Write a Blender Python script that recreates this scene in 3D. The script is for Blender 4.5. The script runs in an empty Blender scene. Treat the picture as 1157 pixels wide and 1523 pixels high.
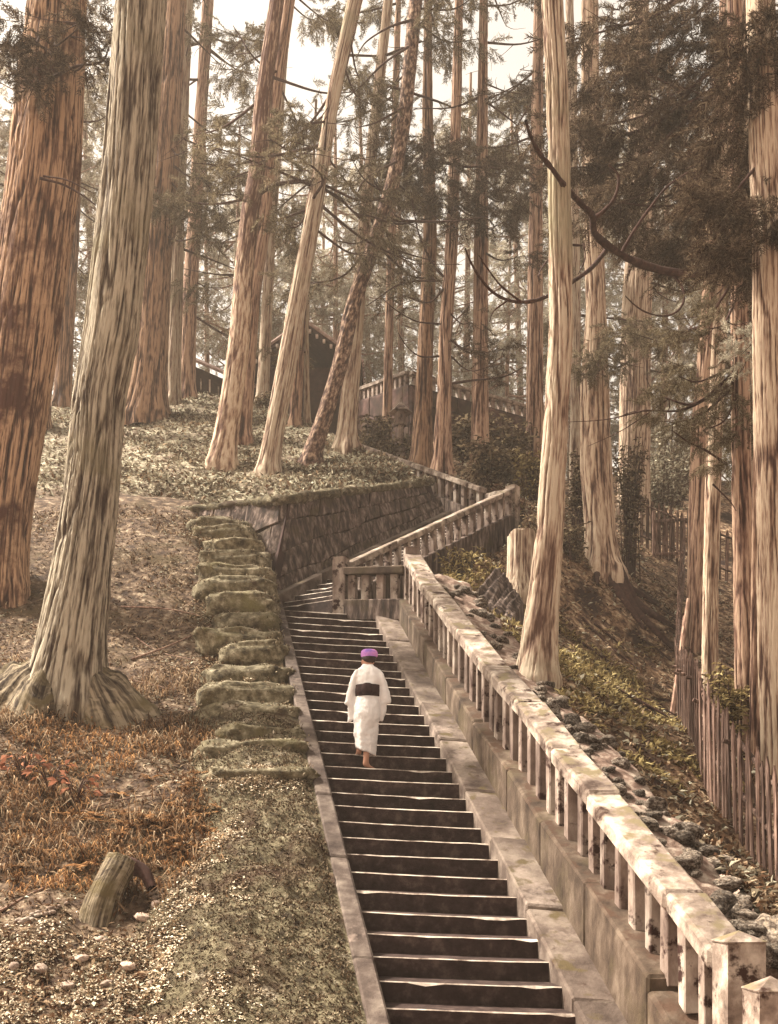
import bpy, math, random
import numpy as np
from mathutils import Vector, Matrix

# ------------------------------------------------------------------ camera, sky, sun, exposure
scene = bpy.context.scene
col = scene.collection
FPX, CX, CY, CAMZ = 1620.0, 578.5, 1264.0, 1.55        # photograph: 1157 x 1523 px, level camera with a rising front
cam_d = bpy.data.cameras.new('camera'); cam = bpy.data.objects.new('camera', cam_d); col.objects.link(cam)
cam.location = (0, 0, CAMZ); cam.rotation_euler = (math.radians(90), 0, 0)
cam_d.sensor_fit = 'VERTICAL'; cam_d.sensor_height = 36.0
cam_d.lens = 36.0 * FPX / 1523.0
cam_d.shift_y = (CY - 761.5) / 1523.0
cam_d.clip_start = 0.1; cam_d.clip_end = 2000
scene.camera = cam

SUN_EL, SUN_AZ = math.radians(50), math.radians(-72)   # azimuth from +Y, negative = to the left
w = bpy.data.worlds.new('World'); scene.world = w; w.use_nodes = True
nt = w.node_tree; bg = nt.nodes['Background']
sky = nt.nodes.new('ShaderNodeTexSky'); sky.sky_type = 'NISHITA'; sky.sun_disc = False
sky.sun_elevation = SUN_EL; sky.sun_rotation = SUN_AZ
sky.dust_density = 5.0; sky.air_density = 1.0; sky.ozone_density = 0.6
hs = nt.nodes.new('ShaderNodeHueSaturation'); hs.inputs['Saturation'].default_value = 0.12
mx = nt.nodes.new('ShaderNodeMix'); mx.data_type = 'RGBA'; mx.blend_type = 'MULTIPLY'
mx.inputs['Factor'].default_value = 1.0; mx.inputs[7].default_value = (1.0, 0.885, 0.74, 1)
nt.links.new(sky.outputs[0], hs.inputs['Color']); nt.links.new(hs.outputs[0], mx.inputs[6])
nt.links.new(mx.outputs[2], bg.inputs['Color']); bg.inputs['Strength'].default_value = 0.105
sl = bpy.data.lights.new('sun', 'SUN'); sl.energy = 5.0; sl.angle = math.radians(6); sl.color = (1.0, 0.91, 0.77)
sun = bpy.data.objects.new('sun', sl); col.objects.link(sun)
sd = Vector((math.sin(SUN_AZ) * math.cos(SUN_EL), math.cos(SUN_AZ) * math.cos(SUN_EL), math.sin(SUN_EL)))
sun.rotation_euler = sd.to_track_quat('Z', 'Y').to_euler()
scene.view_settings.view_transform = 'Standard'; scene.view_settings.look = 'None'
scene.view_settings.exposure = 1.62; scene.view_settings.gamma = 1.0
scene.view_settings.use_curve_mapping = False
scene.cycles.use_denoising = True
scene.cycles.max_bounces = 6; scene.cycles.diffuse_bounces = 3; scene.cycles.glossy_bounces = 2
scene.cycles.transmission_bounces = 3; scene.cycles.transparent_max_bounces = 6; scene.cycles.volume_bounces = 0
scene.cycles.use_fast_gi = False

rng = np.random.default_rng(7)
random.seed(7)

# ------------------------------------------------------------------ helpers
def P(px, py, Y):
    """photo pixel at distance Y -> world point"""
    return np.array([(px - CX) * Y / FPX, Y, CAMZ + (CY - py) * Y / FPX])

def unit(v):
    v = np.asarray(v, float); return v / max(np.linalg.norm(v), 1e-9)

def mk(name, V, F, mat, parent=None, smooth=False, mi=None):
    me = bpy.data.meshes.new(name)
    V = np.asarray(V, np.float32)
    if isinstance(F, np.ndarray):
        n, k = F.shape
        me.vertices.add(len(V)); me.vertices.foreach_set('co', V.ravel())
        me.loops.add(n * k); me.loops.foreach_set('vertex_index', F.astype(np.int32).ravel())
        me.polygons.add(n); me.polygons.foreach_set('loop_start', np.arange(0, n * k, k, dtype=np.int32))
        me.update(calc_edges=True)
    else:
        me.from_pydata(V.tolist(), [], F); me.update()
    for m in (mat if isinstance(mat, (list, tuple)) else [mat]):
        me.materials.append(m)
    if mi is not None:
        me.polygons.foreach_set('material_index', np.asarray(mi, np.int32))
    if smooth:
        me.polygons.foreach_set('use_smooth', np.ones(len(me.polygons), bool))
    o = bpy.data.objects.new(name, me); col.objects.link(o)
    if parent is not None:
        o.parent = parent
        o.matrix_parent_inverse = Matrix.Translation(parent.location).inverted()
    return o

def tag(o, label, cat=None, group=None, kind=None):
    o['label'] = label
    if cat: o['category'] = cat
    if group: o['group'] = group
    if kind: o['kind'] = kind
    return o

def empty(name, loc, label, cat, group=None, kind=None):
    o = bpy.data.objects.new(name, None); col.objects.link(o); o.location = [float(x) for x in loc]
    o.empty_display_size = 0.2; kind = kind or 'thing'
    return tag(o, label, cat, group, kind)

def chamfer(corners, b=0.02, jit=0.0):
    """corners[bits x=1,y=2,z=4] -> chamfered block (24 verts, 26 faces)"""
    C = np.asarray(corners, float)
    L = [np.mean([np.linalg.norm(C[i | (1 << k)] - C[i]) for i in range(8) if not i & (1 << k)]) for k in range(3)]
    t = [min(b / l, .45) for l in L]
    V = np.zeros((24, 3))
    for c in range(8):
        for k in range(3):
            p = [(c >> a) & 1 for a in range(3)]
            q = [float(p[a]) if a == k else (t[a] if p[a] == 0 else 1 - t[a]) for a in range(3)]
            v = np.zeros(3)
            for d in range(8):
                wgt = 1.0
                for a in range(3): wgt *= q[a] if (d >> a) & 1 else 1 - q[a]
                v += wgt * C[d]
            V[c * 3 + k] = v
    F, tags = [], []
    for k in range(3):
        i, j = [a for a in range(3) if a != k]
        for s in (0, 1):
            cs = [s << k, s << k | 1 << i, s << k | 1 << i | 1 << j, s << k | 1 << j]
            F.append([c * 3 + k for c in cs]); tags.append(('f', k, s))
        for si in (0, 1):
            for sj in (0, 1):
                c0 = si << i | sj << j; c1 = c0 | 1 << k
                F.append([c0 * 3 + i, c1 * 3 + i, c1 * 3 + j, c0 * 3 + j]); tags.append(('e', k, (i, si), (j, sj)))
    for c in range(8):
        F.append([c * 3, c * 3 + 1, c * 3 + 2]); tags.append(('c', c))
    if jit: V = V + rng.normal(0, jit, V.shape)
    cen = V.mean(0)
    for n, f in enumerate(F):
        a, bb, cc = V[f[0]], V[f[1]], V[f[2]]
        if np.dot(np.cross(bb - a, cc - a), (V[f].mean(0) - cen)) < 0: F[n] = f[::-1]
    return V, F, tags

def frame_corners(o, ux, uy, uz):
    o, ux, uy, uz = map(lambda v: np.asarray(v, float), (o, ux, uy, uz))
    return [o + (ux if c & 1 else 0) + (uy if c & 2 else 0) + (uz if c & 4 else 0) for c in range(8)]

def block(name, o, ux, uy, uz, mat, parent=None, b=0.015, jit=0.0):
    V, F, _ = chamfer(frame_corners(o, ux, uy, uz), b, jit)
    return mk(name, V, F, mat, parent)

def tube(path, rad, n=8, cap=True):
    path = np.asarray(path, float); m = len(path)
    rad = np.atleast_1d(np.asarray(rad, float)); rad = np.interp(np.linspace(0, 1, m), np.linspace(0, 1, len(rad)), rad) if len(rad) > 1 else np.full(m, rad[0])
    T = np.gradient(path, axis=0); T /= np.maximum(np.linalg.norm(T, axis=1, keepdims=True), 1e-9)
    ref = np.array([0, 0, 1.0]) if abs(T[:, 2]).mean() < .8 else np.array([0, 1.0, 0])
    A = np.cross(T, ref); A /= np.maximum(np.linalg.norm(A, axis=1, keepdims=True), 1e-9)
    B = np.cross(T, A)
    th = np.arange(n) * 2 * math.pi / n
    V = path[:, None] + rad[:, None, None] * (np.cos(th)[None, :, None] * A[:, None] + np.sin(th)[None, :, None] * B[:, None])
    idx = np.arange(m * n).reshape(m, n); nx = np.roll(idx, -1, 1)
    F = np.stack([idx[:-1], nx[:-1], nx[1:], idx[1:]], -1).reshape(-1, 4)
    return V.reshape(-1, 3), F

def smooth_path(pts, n=14):
    pts = np.asarray(pts, float)
    if len(pts) < 3:
        t = np.linspace(0, 1, n)[:, None]; return pts[0] * (1 - t) + pts[-1] * t
    p = np.vstack([2 * pts[0] - pts[1], pts, 2 * pts[-1] - pts[-2]])
    out = []
    k = max(2, int(math.ceil(n / (len(pts) - 1))))
    for i in range(1, len(p) - 2):
        for t in np.linspace(0, 1, k, endpoint=False):
            a, b, c, d = p[i - 1], p[i], p[i + 1], p[i + 2]
            out.append(.5 * ((2 * b) + (-a + c) * t + (2 * a - 5 * b + 4 * c - d) * t * t + (-a + 3 * b - 3 * c + d) * t ** 3))
    out.append(pts[-1]); return np.array(out)

class Acc:
    """collects many small pieces of ONE part"""
    def __init__(s): s.V, s.F, s.n = [], [], 0
    def add(s, V, F):
        s.V.append(np.asarray(V)); s.F.append(np.asarray(F) + s.n); s.n += len(V)
    def build(s, name, mat, parent=None, smooth=False):
        if not s.V: return None
        k = max(f.shape[1] for f in s.F)
        F = np.vstack([f if f.shape[1] == k else np.hstack([f, f[:, -1:]]) for f in s.F]) if len({f.shape[1] for f in s.F}) == 1 else None
        if F is None:
            V = np.vstack(s.V); FL = [list(map(int, r)) for f in s.F for r in f]
            return mk(name, V, FL, mat, parent, smooth)
        return mk(name, np.vstack(s.V), F, mat, parent, smooth)

# smooth value noise for heights
_ng = rng.random((64, 64))
def vnoise(x, y):
    x = np.asarray(x, float); y = np.asarray(y, float)
    xi = np.floor(x).astype(int); yi = np.floor(y).astype(int)
    fx = x - xi; fy = y - yi; fx = fx * fx * (3 - 2 * fx); fy = fy * fy * (3 - 2 * fy)
    g = lambda a, b: _ng[a % 64, b % 64]
    return (g(xi, yi) * (1 - fx) + g(xi + 1, yi) * fx) * (1 - fy) + (g(xi, yi + 1) * (1 - fx) + g(xi + 1, yi + 1) * fx) * fy - .5
def fbm(x, y, o=4):
    s = 0; a = 1.0
    for k in range(o):
        s = s + a * vnoise(np.asarray(x) * 2 ** k + 17 * k, np.asarray(y) * 2 ** k + 5 * k); a *= .5
    return s

def vnoise_p(x, y, K):
    xi = np.floor(x).astype(int); yi = np.floor(y).astype(int); fx = x - xi; fy = y - yi; fx = fx * fx * (3 - 2 * fx); fy = fy * fy * (3 - 2 * fy)
    g = lambda a, b: _ng[(a % K) % 64, (b + (a % K) // 64 * 31) % 64]
    return (g(xi, yi) * (1 - fx) + g(xi + 1, yi) * fx) * (1 - fy) + (g(xi, yi + 1) * (1 - fx) + g(xi + 1, yi + 1) * fx) * fy - .5

# ------------------------------------------------------------------ materials
NEUTRAL = ('white_cotton', 'pink_violet_felt', 'kerb_stone', 'cap_stone', 'baluster_stone', 'upstand_stone', 'worn_skylit_edge', 'rubble_stone', 'wall_stone', 'moss_cushion', 'mossy_stone', 'kerb_stone_dull', 'dark_step_stone', 'bark_grey_cream', 'root_bark')
def warm(c):
    k = max(0.0, 1 - 2.2 * c[1]); return (min(c[0] * (1 + .14 * k), .8), c[1] * (1 - .08 * k), c[2] * (1 - .07 * k))
def mat_noise(name, ramp, scale=3.0, stretch=(1, 1, 1), rough=.92, bump=.35, bscale=None, coord='Object',
              over=None, rand=.15, top=None, bdist=.02, crack=None, groove=None):
    """ramp [(pos,rgb)] over noise; over=(rgb, scale, lo, hi) patches; top=(rgb, lo, hi, amount) growth on upward faces"""
    m = bpy.data.materials.new(name); m.use_nodes = True
    N = m.node_tree.nodes; L = m.node_tree.links; bs = N['Principled BSDF']
    bs.inputs['Roughness'].default_value = rough
    bs.inputs['Specular IOR Level'].default_value = 0.15
    if coord == 'bark':
        at = N.new('ShaderNodeAttribute'); at.attribute_name = 'bark'; src = at.outputs['Vector']
    elif coord == 'World':
        tc = N.new('ShaderNodeNewGeometry'); src = tc.outputs['Position']
    else:
        tc = N.new('ShaderNodeTexCoord'); src = tc.outputs['Object']
    oi = N.new('ShaderNodeObjectInfo')
    ad = N.new('ShaderNodeVectorMath'); ad.operation = 'MULTIPLY_ADD'
    cmb = N.new('ShaderNodeCombineXYZ')
    for i in range(3): L.new(oi.outputs['Random'], cmb.inputs[i])
    L.new(cmb.outputs[0], ad.inputs[0]); ad.inputs[1].default_value = (37, 23, 11); L.new(src, ad.inputs[2])
    vec = ad.outputs[0]
    mp = N.new('ShaderNodeMapping'); mp.inputs['Scale'].default_value = stretch; L.new(vec, mp.inputs[0])
    no = N.new('ShaderNodeTexNoise'); no.inputs['Scale'].default_value = scale; no.inputs['Detail'].default_value = 8
    no.inputs['Roughness'].default_value = .62; L.new(mp.outputs[0], no.inputs['Vector'])
    cr = N.new('ShaderNodeValToRGB'); 
    if crack:                                            # shorter breaks across the long fibres
        mp2 = N.new('ShaderNodeMapping'); mp2.inputs['Scale'].default_value = crack[1]; L.new(vec, mp2.inputs[0])
        nc = N.new('ShaderNodeTexNoise'); nc.inputs['Scale'].default_value = crack[0]; nc.inputs['Detail'].default_value = 5; L.new(mp2.outputs[0], nc.inputs['Vector'])
        cm = N.new('ShaderNodeMix'); cm.inputs[0].default_value = crack[2]; L.new(no.outputs['Fac'], cm.inputs[2]); L.new(nc.outputs['Fac'], cm.inputs[3]); hsrc = cm.outputs[0]
    else: hsrc = no.outputs['Fac']
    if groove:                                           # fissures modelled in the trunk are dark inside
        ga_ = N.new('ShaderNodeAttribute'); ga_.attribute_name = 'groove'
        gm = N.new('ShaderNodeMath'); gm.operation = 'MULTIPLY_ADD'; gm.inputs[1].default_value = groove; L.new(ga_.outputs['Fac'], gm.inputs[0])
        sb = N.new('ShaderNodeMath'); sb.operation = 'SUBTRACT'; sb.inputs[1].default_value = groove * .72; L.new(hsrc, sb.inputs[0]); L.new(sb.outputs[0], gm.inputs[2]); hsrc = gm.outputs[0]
    L.new(hsrc, cr.inputs[0])
    el = cr.color_ramp.elements
    while len(el) < len(ramp): el.new(.5)
    for e, (p, c) in zip(el, ramp): e.position = p; e.color = (*(c if name in NEUTRAL else warm(c)), 1)
    out = cr.outputs[0]
    def mix(fac, a, rgb):
        x = N.new('ShaderNodeMix'); x.data_type = 'RGBA'
        L.new(fac, x.inputs['Factor']); L.new(a, x.inputs[6]); x.inputs[7].default_value = (*warm(rgb), 1); return x.outputs[2]
    for ov in ([over] if over and not isinstance(over, list) else (over or [])):
        n2 = N.new('ShaderNodeTexNoise'); n2.inputs['Scale'].default_value = ov[1]; n2.inputs['Detail'].default_value = 6
        n2.inputs['Roughness'].default_value = .65
        L.new(vec, n2.inputs['Vector'])
        r2 = N.new('ShaderNodeMapRange'); r2.inputs['From Min'].default_value = ov[2]; r2.inputs['From Max'].default_value = ov[3]
        L.new(n2.outputs['Fac'], r2.inputs['Value']); out = mix(r2.outputs[0], out, ov[0])
    if top:
        g = N.new('ShaderNodeNewGeometry'); sx = N.new('ShaderNodeSeparateXYZ'); L.new(g.outputs['Normal'], sx.inputs[0])
        r3 = N.new('ShaderNodeMapRange'); r3.inputs['From Min'].default_value = top[1]; r3.inputs['From Max'].default_value = top[2]
        L.new(sx.outputs['Z'], r3.inputs['Value'])
        n3 = N.new('ShaderNodeTexNoise'); n3.inputs['Scale'].default_value = 5; n3.inputs['Detail'].default_value = 5; L.new(vec, n3.inputs['Vector'])
        r4 = N.new('ShaderNodeMapRange'); r4.inputs['From Min'].default_value = .62 - .5 * top[3]; r4.inputs['From Max'].default_value = .72 - .4 * top[3]
        L.new(n3.outputs['Fac'], r4.inputs['Value'])
        mu = N.new('ShaderNodeMath'); mu.operation = 'MULTIPLY'; L.new(r3.outputs[0], mu.inputs[0]); L.new(r4.outputs[0], mu.inputs[1])
        out = mix(mu.outputs[0], out, top[0])
    if rand:
        rr = N.new('ShaderNodeMapRange'); rr.inputs['To Min'].default_value = 1 - rand; rr.inputs['To Max'].default_value = 1 + rand
        L.new(oi.outputs['Random'], rr.inputs['Value'])
        vm = N.new('ShaderNodeVectorMath'); vm.operation = 'SCALE'; L.new(out, vm.inputs[0]); L.new(rr.outputs[0], vm.inputs['Scale'])
        out = vm.outputs[0]
    L.new(out, bs.inputs['Base Color'])
    if bump:
        if bscale:
            nb = N.new('ShaderNodeTexNoise'); nb.inputs['Scale'].default_value = bscale; nb.inputs['Detail'].default_value = 7
            nb.inputs['Roughness'].default_value = .7; L.new(mp.outputs[0], nb.inputs['Vector']); hf = nb.outputs['Fac']
        else: hf = hsrc
        bm = N.new('ShaderNodeBump'); bm.inputs['Strength'].default_value = bump; bm.inputs['Distance'].default_value = bdist
        L.new(hf, bm.inputs['Height']); L.new(bm.outputs[0], bs.inputs['Normal'])
    return m

def mat_leaf(name, c0, c1, c2, trans=.35):
    """leaf colour varies from leaf to leaf; part of the light passes through"""
    m = bpy.data.materials.new(name); m.use_nodes = True
    N = m.node_tree.nodes; L = m.node_tree.links; N.remove(N['Principled BSDF'])
    g = N.new('ShaderNodeNewGeometry'); cr = N.new('ShaderNodeValToRGB'); L.new(g.outputs['Random Per Island'], cr.inputs[0])
    e = cr.color_ramp.elements; e[0].color = (*warm(c0), 1); e[1].color = (*warm(c2), 1); k = e.new(.55); k.color = (*warm(c1), 1)
    d = N.new('ShaderNodeBsdfDiffuse'); t = N.new('ShaderNodeBsdfTranslucent'); mxs = N.new('ShaderNodeMixShader')
    L.new(cr.outputs[0], d.inputs[0]); L.new(cr.outputs[0], t.inputs[0]); mxs.inputs[0].default_value = trans
    L.new(d.outputs[0], mxs.inputs[1]); L.new(t.outputs[0], mxs.inputs[2])
    L.new(mxs.outputs[0], N['Material Output'].inputs['Surface'])
    return m

M = {}
DK = (.022, .011, .010)
M['riser'] = mat_noise('dark_step_stone', [(.3, (.014, .008, .0075)), (.52, (.038, .023, .020)), (.75, (.10, .070, .060))], 7, rough=.85, bump=.4, bscale=40)  # stained stone; the dark colour also carries the shade on the front faces
M['nose'] = mat_noise('worn_skylit_edge', [(.34, (.10, .07, .055)), (.47, (.38, .31, .26)), (.62, (.62, .55, .47))], 5, stretch=(1, 1, 1), bump=.1)  # worn nosing, with the sky's light on the edge put into the colour
M['kerb'] = mat_noise('kerb_stone', [(.3, (.03, .019, .015)), (.5, (.105, .078, .064)), (.72, (.24, .195, .16))], 2.2, bump=.6, bscale=22,
                      over=[((.40, .34, .29), .9, .58, .76), ((.035, .022, .016), 6, .60, .74)], top=((.07, .062, .03), .5, .9, .12))
M['kerb_l'] = mat_noise('kerb_stone_dull', [(.32, (.022, .014, .012)), (.5, (.075, .055, .046)), (.70, (.18, .145, .12))], 3, bump=.6, bscale=22, over=((.30, .25, .21), 1.2, .62, .76))
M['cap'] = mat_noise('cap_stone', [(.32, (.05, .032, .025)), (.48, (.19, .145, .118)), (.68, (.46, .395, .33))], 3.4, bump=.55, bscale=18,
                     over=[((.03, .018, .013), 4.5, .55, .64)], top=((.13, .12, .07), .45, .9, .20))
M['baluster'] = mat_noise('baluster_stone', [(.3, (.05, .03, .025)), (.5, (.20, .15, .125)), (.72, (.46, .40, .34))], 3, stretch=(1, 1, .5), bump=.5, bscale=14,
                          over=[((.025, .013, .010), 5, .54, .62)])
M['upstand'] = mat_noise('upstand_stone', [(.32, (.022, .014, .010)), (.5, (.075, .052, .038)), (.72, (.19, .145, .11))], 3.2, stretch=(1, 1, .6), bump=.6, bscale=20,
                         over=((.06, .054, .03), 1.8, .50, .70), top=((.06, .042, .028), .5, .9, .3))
M['moss'] = mat_noise('moss_cushion', [(.34, (.028, .020, .013)), (.48, (.09, .072, .042)), (.60, (.19, .16, .10)), (.74, (.42, .37, .28))], 8, bump=1.0, bscale=34, bdist=.03,
                      over=[((.045, .030, .018), 1.3, .52, .64), ((.42, .37, .28), 1.7, .60, .70)], rand=.2)
M['moss_stone'] = mat_noise('mossy_stone', [(.34, (.034, .026, .016)), (.48, (.115, .094, .057)), (.60, (.24, .205, .137)), (.74, (.46, .41, .31))], 7, bump=1.0, bscale=30, bdist=.03,
                      over=[((.05, .034, .02), 2.2, .56, .68), ((.14, .14, .065), 1.1, .55, .70)], rand=.15)
M['moss_tuft_pale'] = mat_leaf('pale_moss_tips', (.035, .026, .016), (.125, .103, .064), (.38, .335, .235), .25)
M['wall'] = mat_noise('wall_stone', [(.36, (.016, .010, .009)), (.5, (.070, .047, .039)), (.66, (.25, .19, .16))], 6.0, stretch=(1.6, 1.6, .35), bump=1.0, bscale=8, bdist=.06,
                      over=[((.05, .042, .02), 1.1, .55, .7), ((.28, .21, .18), 4.0, .66, .74)], rand=.12)
M['darkwall'] = mat_noise('far_dark_stone', [(.3, (.010, .005, .005)), (.55, (.028, .016, .014)), (.8, (.07, .045, .038))], 3, bump=.8)
M['earth_l'] = mat_noise('needle_strewn_earth', [(.32, (.018, .011, .008)), (.46, (.060, .044, .028)), (.57, (.145, .115, .075)), (.71, (.40, .345, .25))], 6, coord='World',
                         bump=1.0, bscale=14, bdist=.05, over=[((.06, .048, .022), .9, .52, .64)], rand=0)
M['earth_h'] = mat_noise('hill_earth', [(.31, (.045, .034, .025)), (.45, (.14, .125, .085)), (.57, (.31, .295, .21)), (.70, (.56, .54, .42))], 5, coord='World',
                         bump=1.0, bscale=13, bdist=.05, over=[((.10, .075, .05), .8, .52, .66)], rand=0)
M['earth_r'] = mat_noise('leaf_strewn_slope', [(.32, (.022, .012, .009)), (.45, (.085, .056, .034)), (.56, (.24, .175, .105)), (.69, (.52, .43, .29))], 6, coord='World',
                         bump=1.0, bscale=15, bdist=.05, over=[((.02, .011, .008), .8, .5, .62)], rand=0)
M['path'] = mat_noise('gravel_path', [(.3, (.10, .07, .05)), (.5, (.25, .19, .15)), (.75, (.48, .40, .33))], 9, coord='World', bump=.8, bscale=30, rand=0)
M['gravel'] = mat_noise('gravel_stone', [(.3, (.13, .095, .072)), (.5, (.30, .245, .195)), (.75, (.46, .40, .335))], 2.5, bump=.4, bscale=12, rand=.4)
M['rubble'] = mat_noise('rubble_stone', [(.34, (.032, .021, .016)), (.49, (.14, .108, .085)), (.64, (.40, .34, .28))], 4.0, bump=1.0, bscale=9, bdist=.06,
                        over=[((.03, .018, .013), 2.5, .53, .63)], rand=.4, top=((.36, .30, .22), .5, .9, .2))
M['sand'] = mat_noise('rubble_fill', [(.3, (.05, .034, .024)), (.48, (.17, .13, .10)), (.65, (.42, .36, .29))], 5, coord='World', bump=1, bscale=16, bdist=.04, rand=0)
M['wood'] = mat_noise('weathered_picket', [(.34, (.022, .014, .011)), (.5, (.085, .060, .046)), (.68, (.26, .20, .16))], 6, stretch=(3, 3, .35), bump=.6, bscale=9, rand=.4)
M['dead'] = mat_noise('dead_wood', [(.3, (.05, .03, .022)), (.5, (.19, .135, .10)), (.75, (.40, .32, .24))], 6, stretch=(3, 3, .5), bump=.6, rand=.3)
M['twig'] = mat_noise('dark_branch_bark', [(.3, (.018, .010, .008)), (.55, (.045, .026, .020)), (.8, (.10, .065, .05))], 12, bump=.4, rand=.1)
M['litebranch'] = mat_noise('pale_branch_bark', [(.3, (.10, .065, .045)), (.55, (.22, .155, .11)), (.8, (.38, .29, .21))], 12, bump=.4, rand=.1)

def mat_bark(name, dark, mid, light, tint=None, sc=24):
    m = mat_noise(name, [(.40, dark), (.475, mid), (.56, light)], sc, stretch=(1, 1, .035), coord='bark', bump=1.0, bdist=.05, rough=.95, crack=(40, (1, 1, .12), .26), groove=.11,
                  over=([tint] if tint else []), rand=.08)
    return m
M['bark_grey'] = mat_bark('bark_grey_cream', (.035, .020, .015), (.15, .120, .088), (.37, .320, .245), ((.17, .165, .10), .5, .52, .70))
M['bark_orange'] = mat_bark('bark_orange_brown', (.028, .014, .010), (.13, .082, .052), (.40, .28, .175), ((.06, .028, .018), .8, .50, .62))
M['bark_dark'] = mat_bark('bark_dark_brown', (.020, .010, .008), (.085, .055, .036), (.27, .195, .125))
M['bark_pale'] = mat_bark('bark_pale_cream', (.075, .050, .037), (.25, .198, .145), (.44, .38, .29), ((.26, .25, .17), .4, .55, .7))
M['bark_scaly'] = mat_noise('bark_scaly_dark', [(.40, (.022, .012, .010)), (.51, (.11, .075, .055)), (.62, (.36, .28, .20))], 15, stretch=(1, 1, .4), coord='bark', bump=1.0, bdist=.03, rand=.05)
M['bark_pine'] = mat_noise('bark_scaly_pale', [(.36, (.08, .048, .035)), (.48, (.28, .21, .148)), (.60, (.50, .41, .31))], 17, stretch=(1, 1, .16), coord='bark', bump=1.0, bdist=.03, rand=.05, groove=.16)
M['bark_root'] = mat_bark('root_bark', (.022, .014, .010), (.090, .068, .046), (.25, .200, .138), ((.10, .090, .045), 2.2, .52, .66))
M['bark_tan'] = mat_bark('bark_tan', (.045, .027, .020), (.21, .155, .108), (.45, .37, .275))
M['bark_mid'] = mat_bark('bark_red_brown', (.030, .016, .012), (.15, .098, .070), (.37, .275, .195))
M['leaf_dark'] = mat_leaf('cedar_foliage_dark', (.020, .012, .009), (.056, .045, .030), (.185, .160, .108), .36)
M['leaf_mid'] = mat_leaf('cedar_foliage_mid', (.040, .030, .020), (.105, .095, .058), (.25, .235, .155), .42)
M['leaf_far'] = mat_leaf('cedar_foliage_far', (.16, .145, .11), (.32, .30, .23), (.52, .50, .40), .5)  # on the background trees the paleness of haze is put into the leaf colour
M['leaf_shrub'] = mat_leaf('broad_leaves', (.03, .022, .014), (.11, .09, .055), (.36, .31, .20), .3)
M['leaf_yellow'] = mat_leaf('yellow_green_leaves', (.055, .045, .020), (.21, .175, .075), (.47, .40, .20), .3)
M['grass_brown'] = mat_leaf('dry_grass_blades', (.04, .024, .014), (.16, .11, .06), (.42, .34, .23), .25)
M['fern_orange'] = mat_leaf('autumn_fern_fronds', (.05, .026, .014), (.20, .115, .050), (.42, .27, .13), .25)
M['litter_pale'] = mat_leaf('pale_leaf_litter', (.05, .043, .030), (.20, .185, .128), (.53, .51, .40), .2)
M['litter_dark'] = mat_leaf('brown_leaf_litter', (.025, .014, .009), (.11, .072, .04), (.42, .34, .23), .2)
M['moss_tuft'] = mat_leaf('moss_tips', (.024, .016, .010), (.085, .068, .040), (.33, .285, .20), .25)
M['leaf_red'] = mat_leaf('reddish_leaves', (.09, .04, .025), (.30, .15, .09), (.48, .28, .18), .25)
# ------------------------------------------------------------------ the lie of the land
def sstep(a, b, x):
    t = np.clip((np.asarray(x, float) - a) / (b - a), 0, 1); return t * t * (3 - 2 * t)

AX = -0.1767                                            # the long flight drifts left as it climbs
def zn(a, Y):                                           # line of the step noses; a = X + 0.1767 Y
    s = a - 1.631
    return .163 + .5335 * (Y - .074 * s - 9.6) - .044 * s
CAPY = [6.5, 8.15, 8.96, 9.605, 10.71, 11.83, 13.13, 15.33, 17.7, 19.1, 20.2, 22.0]
CAPZ = [0.0, .80, 1.231, 1.574, 2.114, 2.645, 3.33, 4.36, 5.65, 6.35, 7.02, 8.0]
def capz(Y): return np.interp(Y, CAPY, CAPZ)

def left_z(X, Y):
    X = np.asarray(X, float); Y = np.asarray(Y, float)
    z = .534 * Y - 4.96 + .95 * sstep(18.5, 24, Y) + .22 * fbm(X * .6, Y * .6) + .10 * fbm(X * 2.3, Y * 2.3, 3)
    z = z + .25 * sstep(-3.2, -6, X) * sstep(11, 15, Y)
    return np.maximum(z, -.06)
def hill_z(X, Y):
    X = np.asarray(X, float); Y = np.asarray(Y, float)
    yy = np.minimum(Y, 41.0)
    return .583 * yy - 5.12 + .1 * (Y - yy) + (.35 * fbm(X * .35, Y * .35) + .10 * fbm(X * 1.7, Y * 1.7, 3)) * sstep(0, 1.5, Y - wall_front(X))
WX = [-22, -9, -6.15, -4.25, -3.12, -2.17, 1.06]
WY = [26.0, 25.4, 25.0, 24.7, 24.2, 23.7, 28.0]
def wall_front(X): return np.interp(X, WX, WY)
def back_edge(X): return np.interp(X, [-9, -6.3, 1.06], [46, 41, 28.0])

TP = np.array([
 (3.9, 7.5, -.1), (3.52, 9.5, .75), (3.08, 12, 1.95), (2.55, 15, 3.4), (2.02, 18, 4.95), (1.6, 20.5, 6.2), (.9, 21.6, 6.7), (2.1, 23.6, 7.7), (3.4, 26.2, 9.35), (4.2, 28.2, 10.2),
 (5.4, 8.5, -.3), (4.9, 10.5, .2), (4.44, 12.5, 1.1), (4.26, 13.5, 1.7), (4.23, 14.7, 2.5), (4.9, 18, 3.4), (5.9, 22.5, 4.43), (6.6, 25, 5.6), (7.9, 29.5, 7.8), (9.2, 34, 9.8), (10, 39, 12.6),
 (5.44, 27, 8.37), (2.85, 23.5, 7.0), (6, 17, 3.0), (7.3, 26, 6.5), (14, 8, -1), (14, 14, .8), (14, 20, 3.5), (14, 30, 7.5), (16, 42, 13.5), (22, 20, 3), (22, 40, 12),
 (4, 34, 13.2), (4, 42, 16), (8, 44, 15.6), (1.6, 31, 12.2), (-1.2, 36.4, 14.9), (0, 34, 13.9), (-3.5, 42, 17.3), (10, 46, 16.8), (12, 52, 19.5), (4, 52, 18.5), (-8, 52, 19), (22, 54, 19)])
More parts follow.
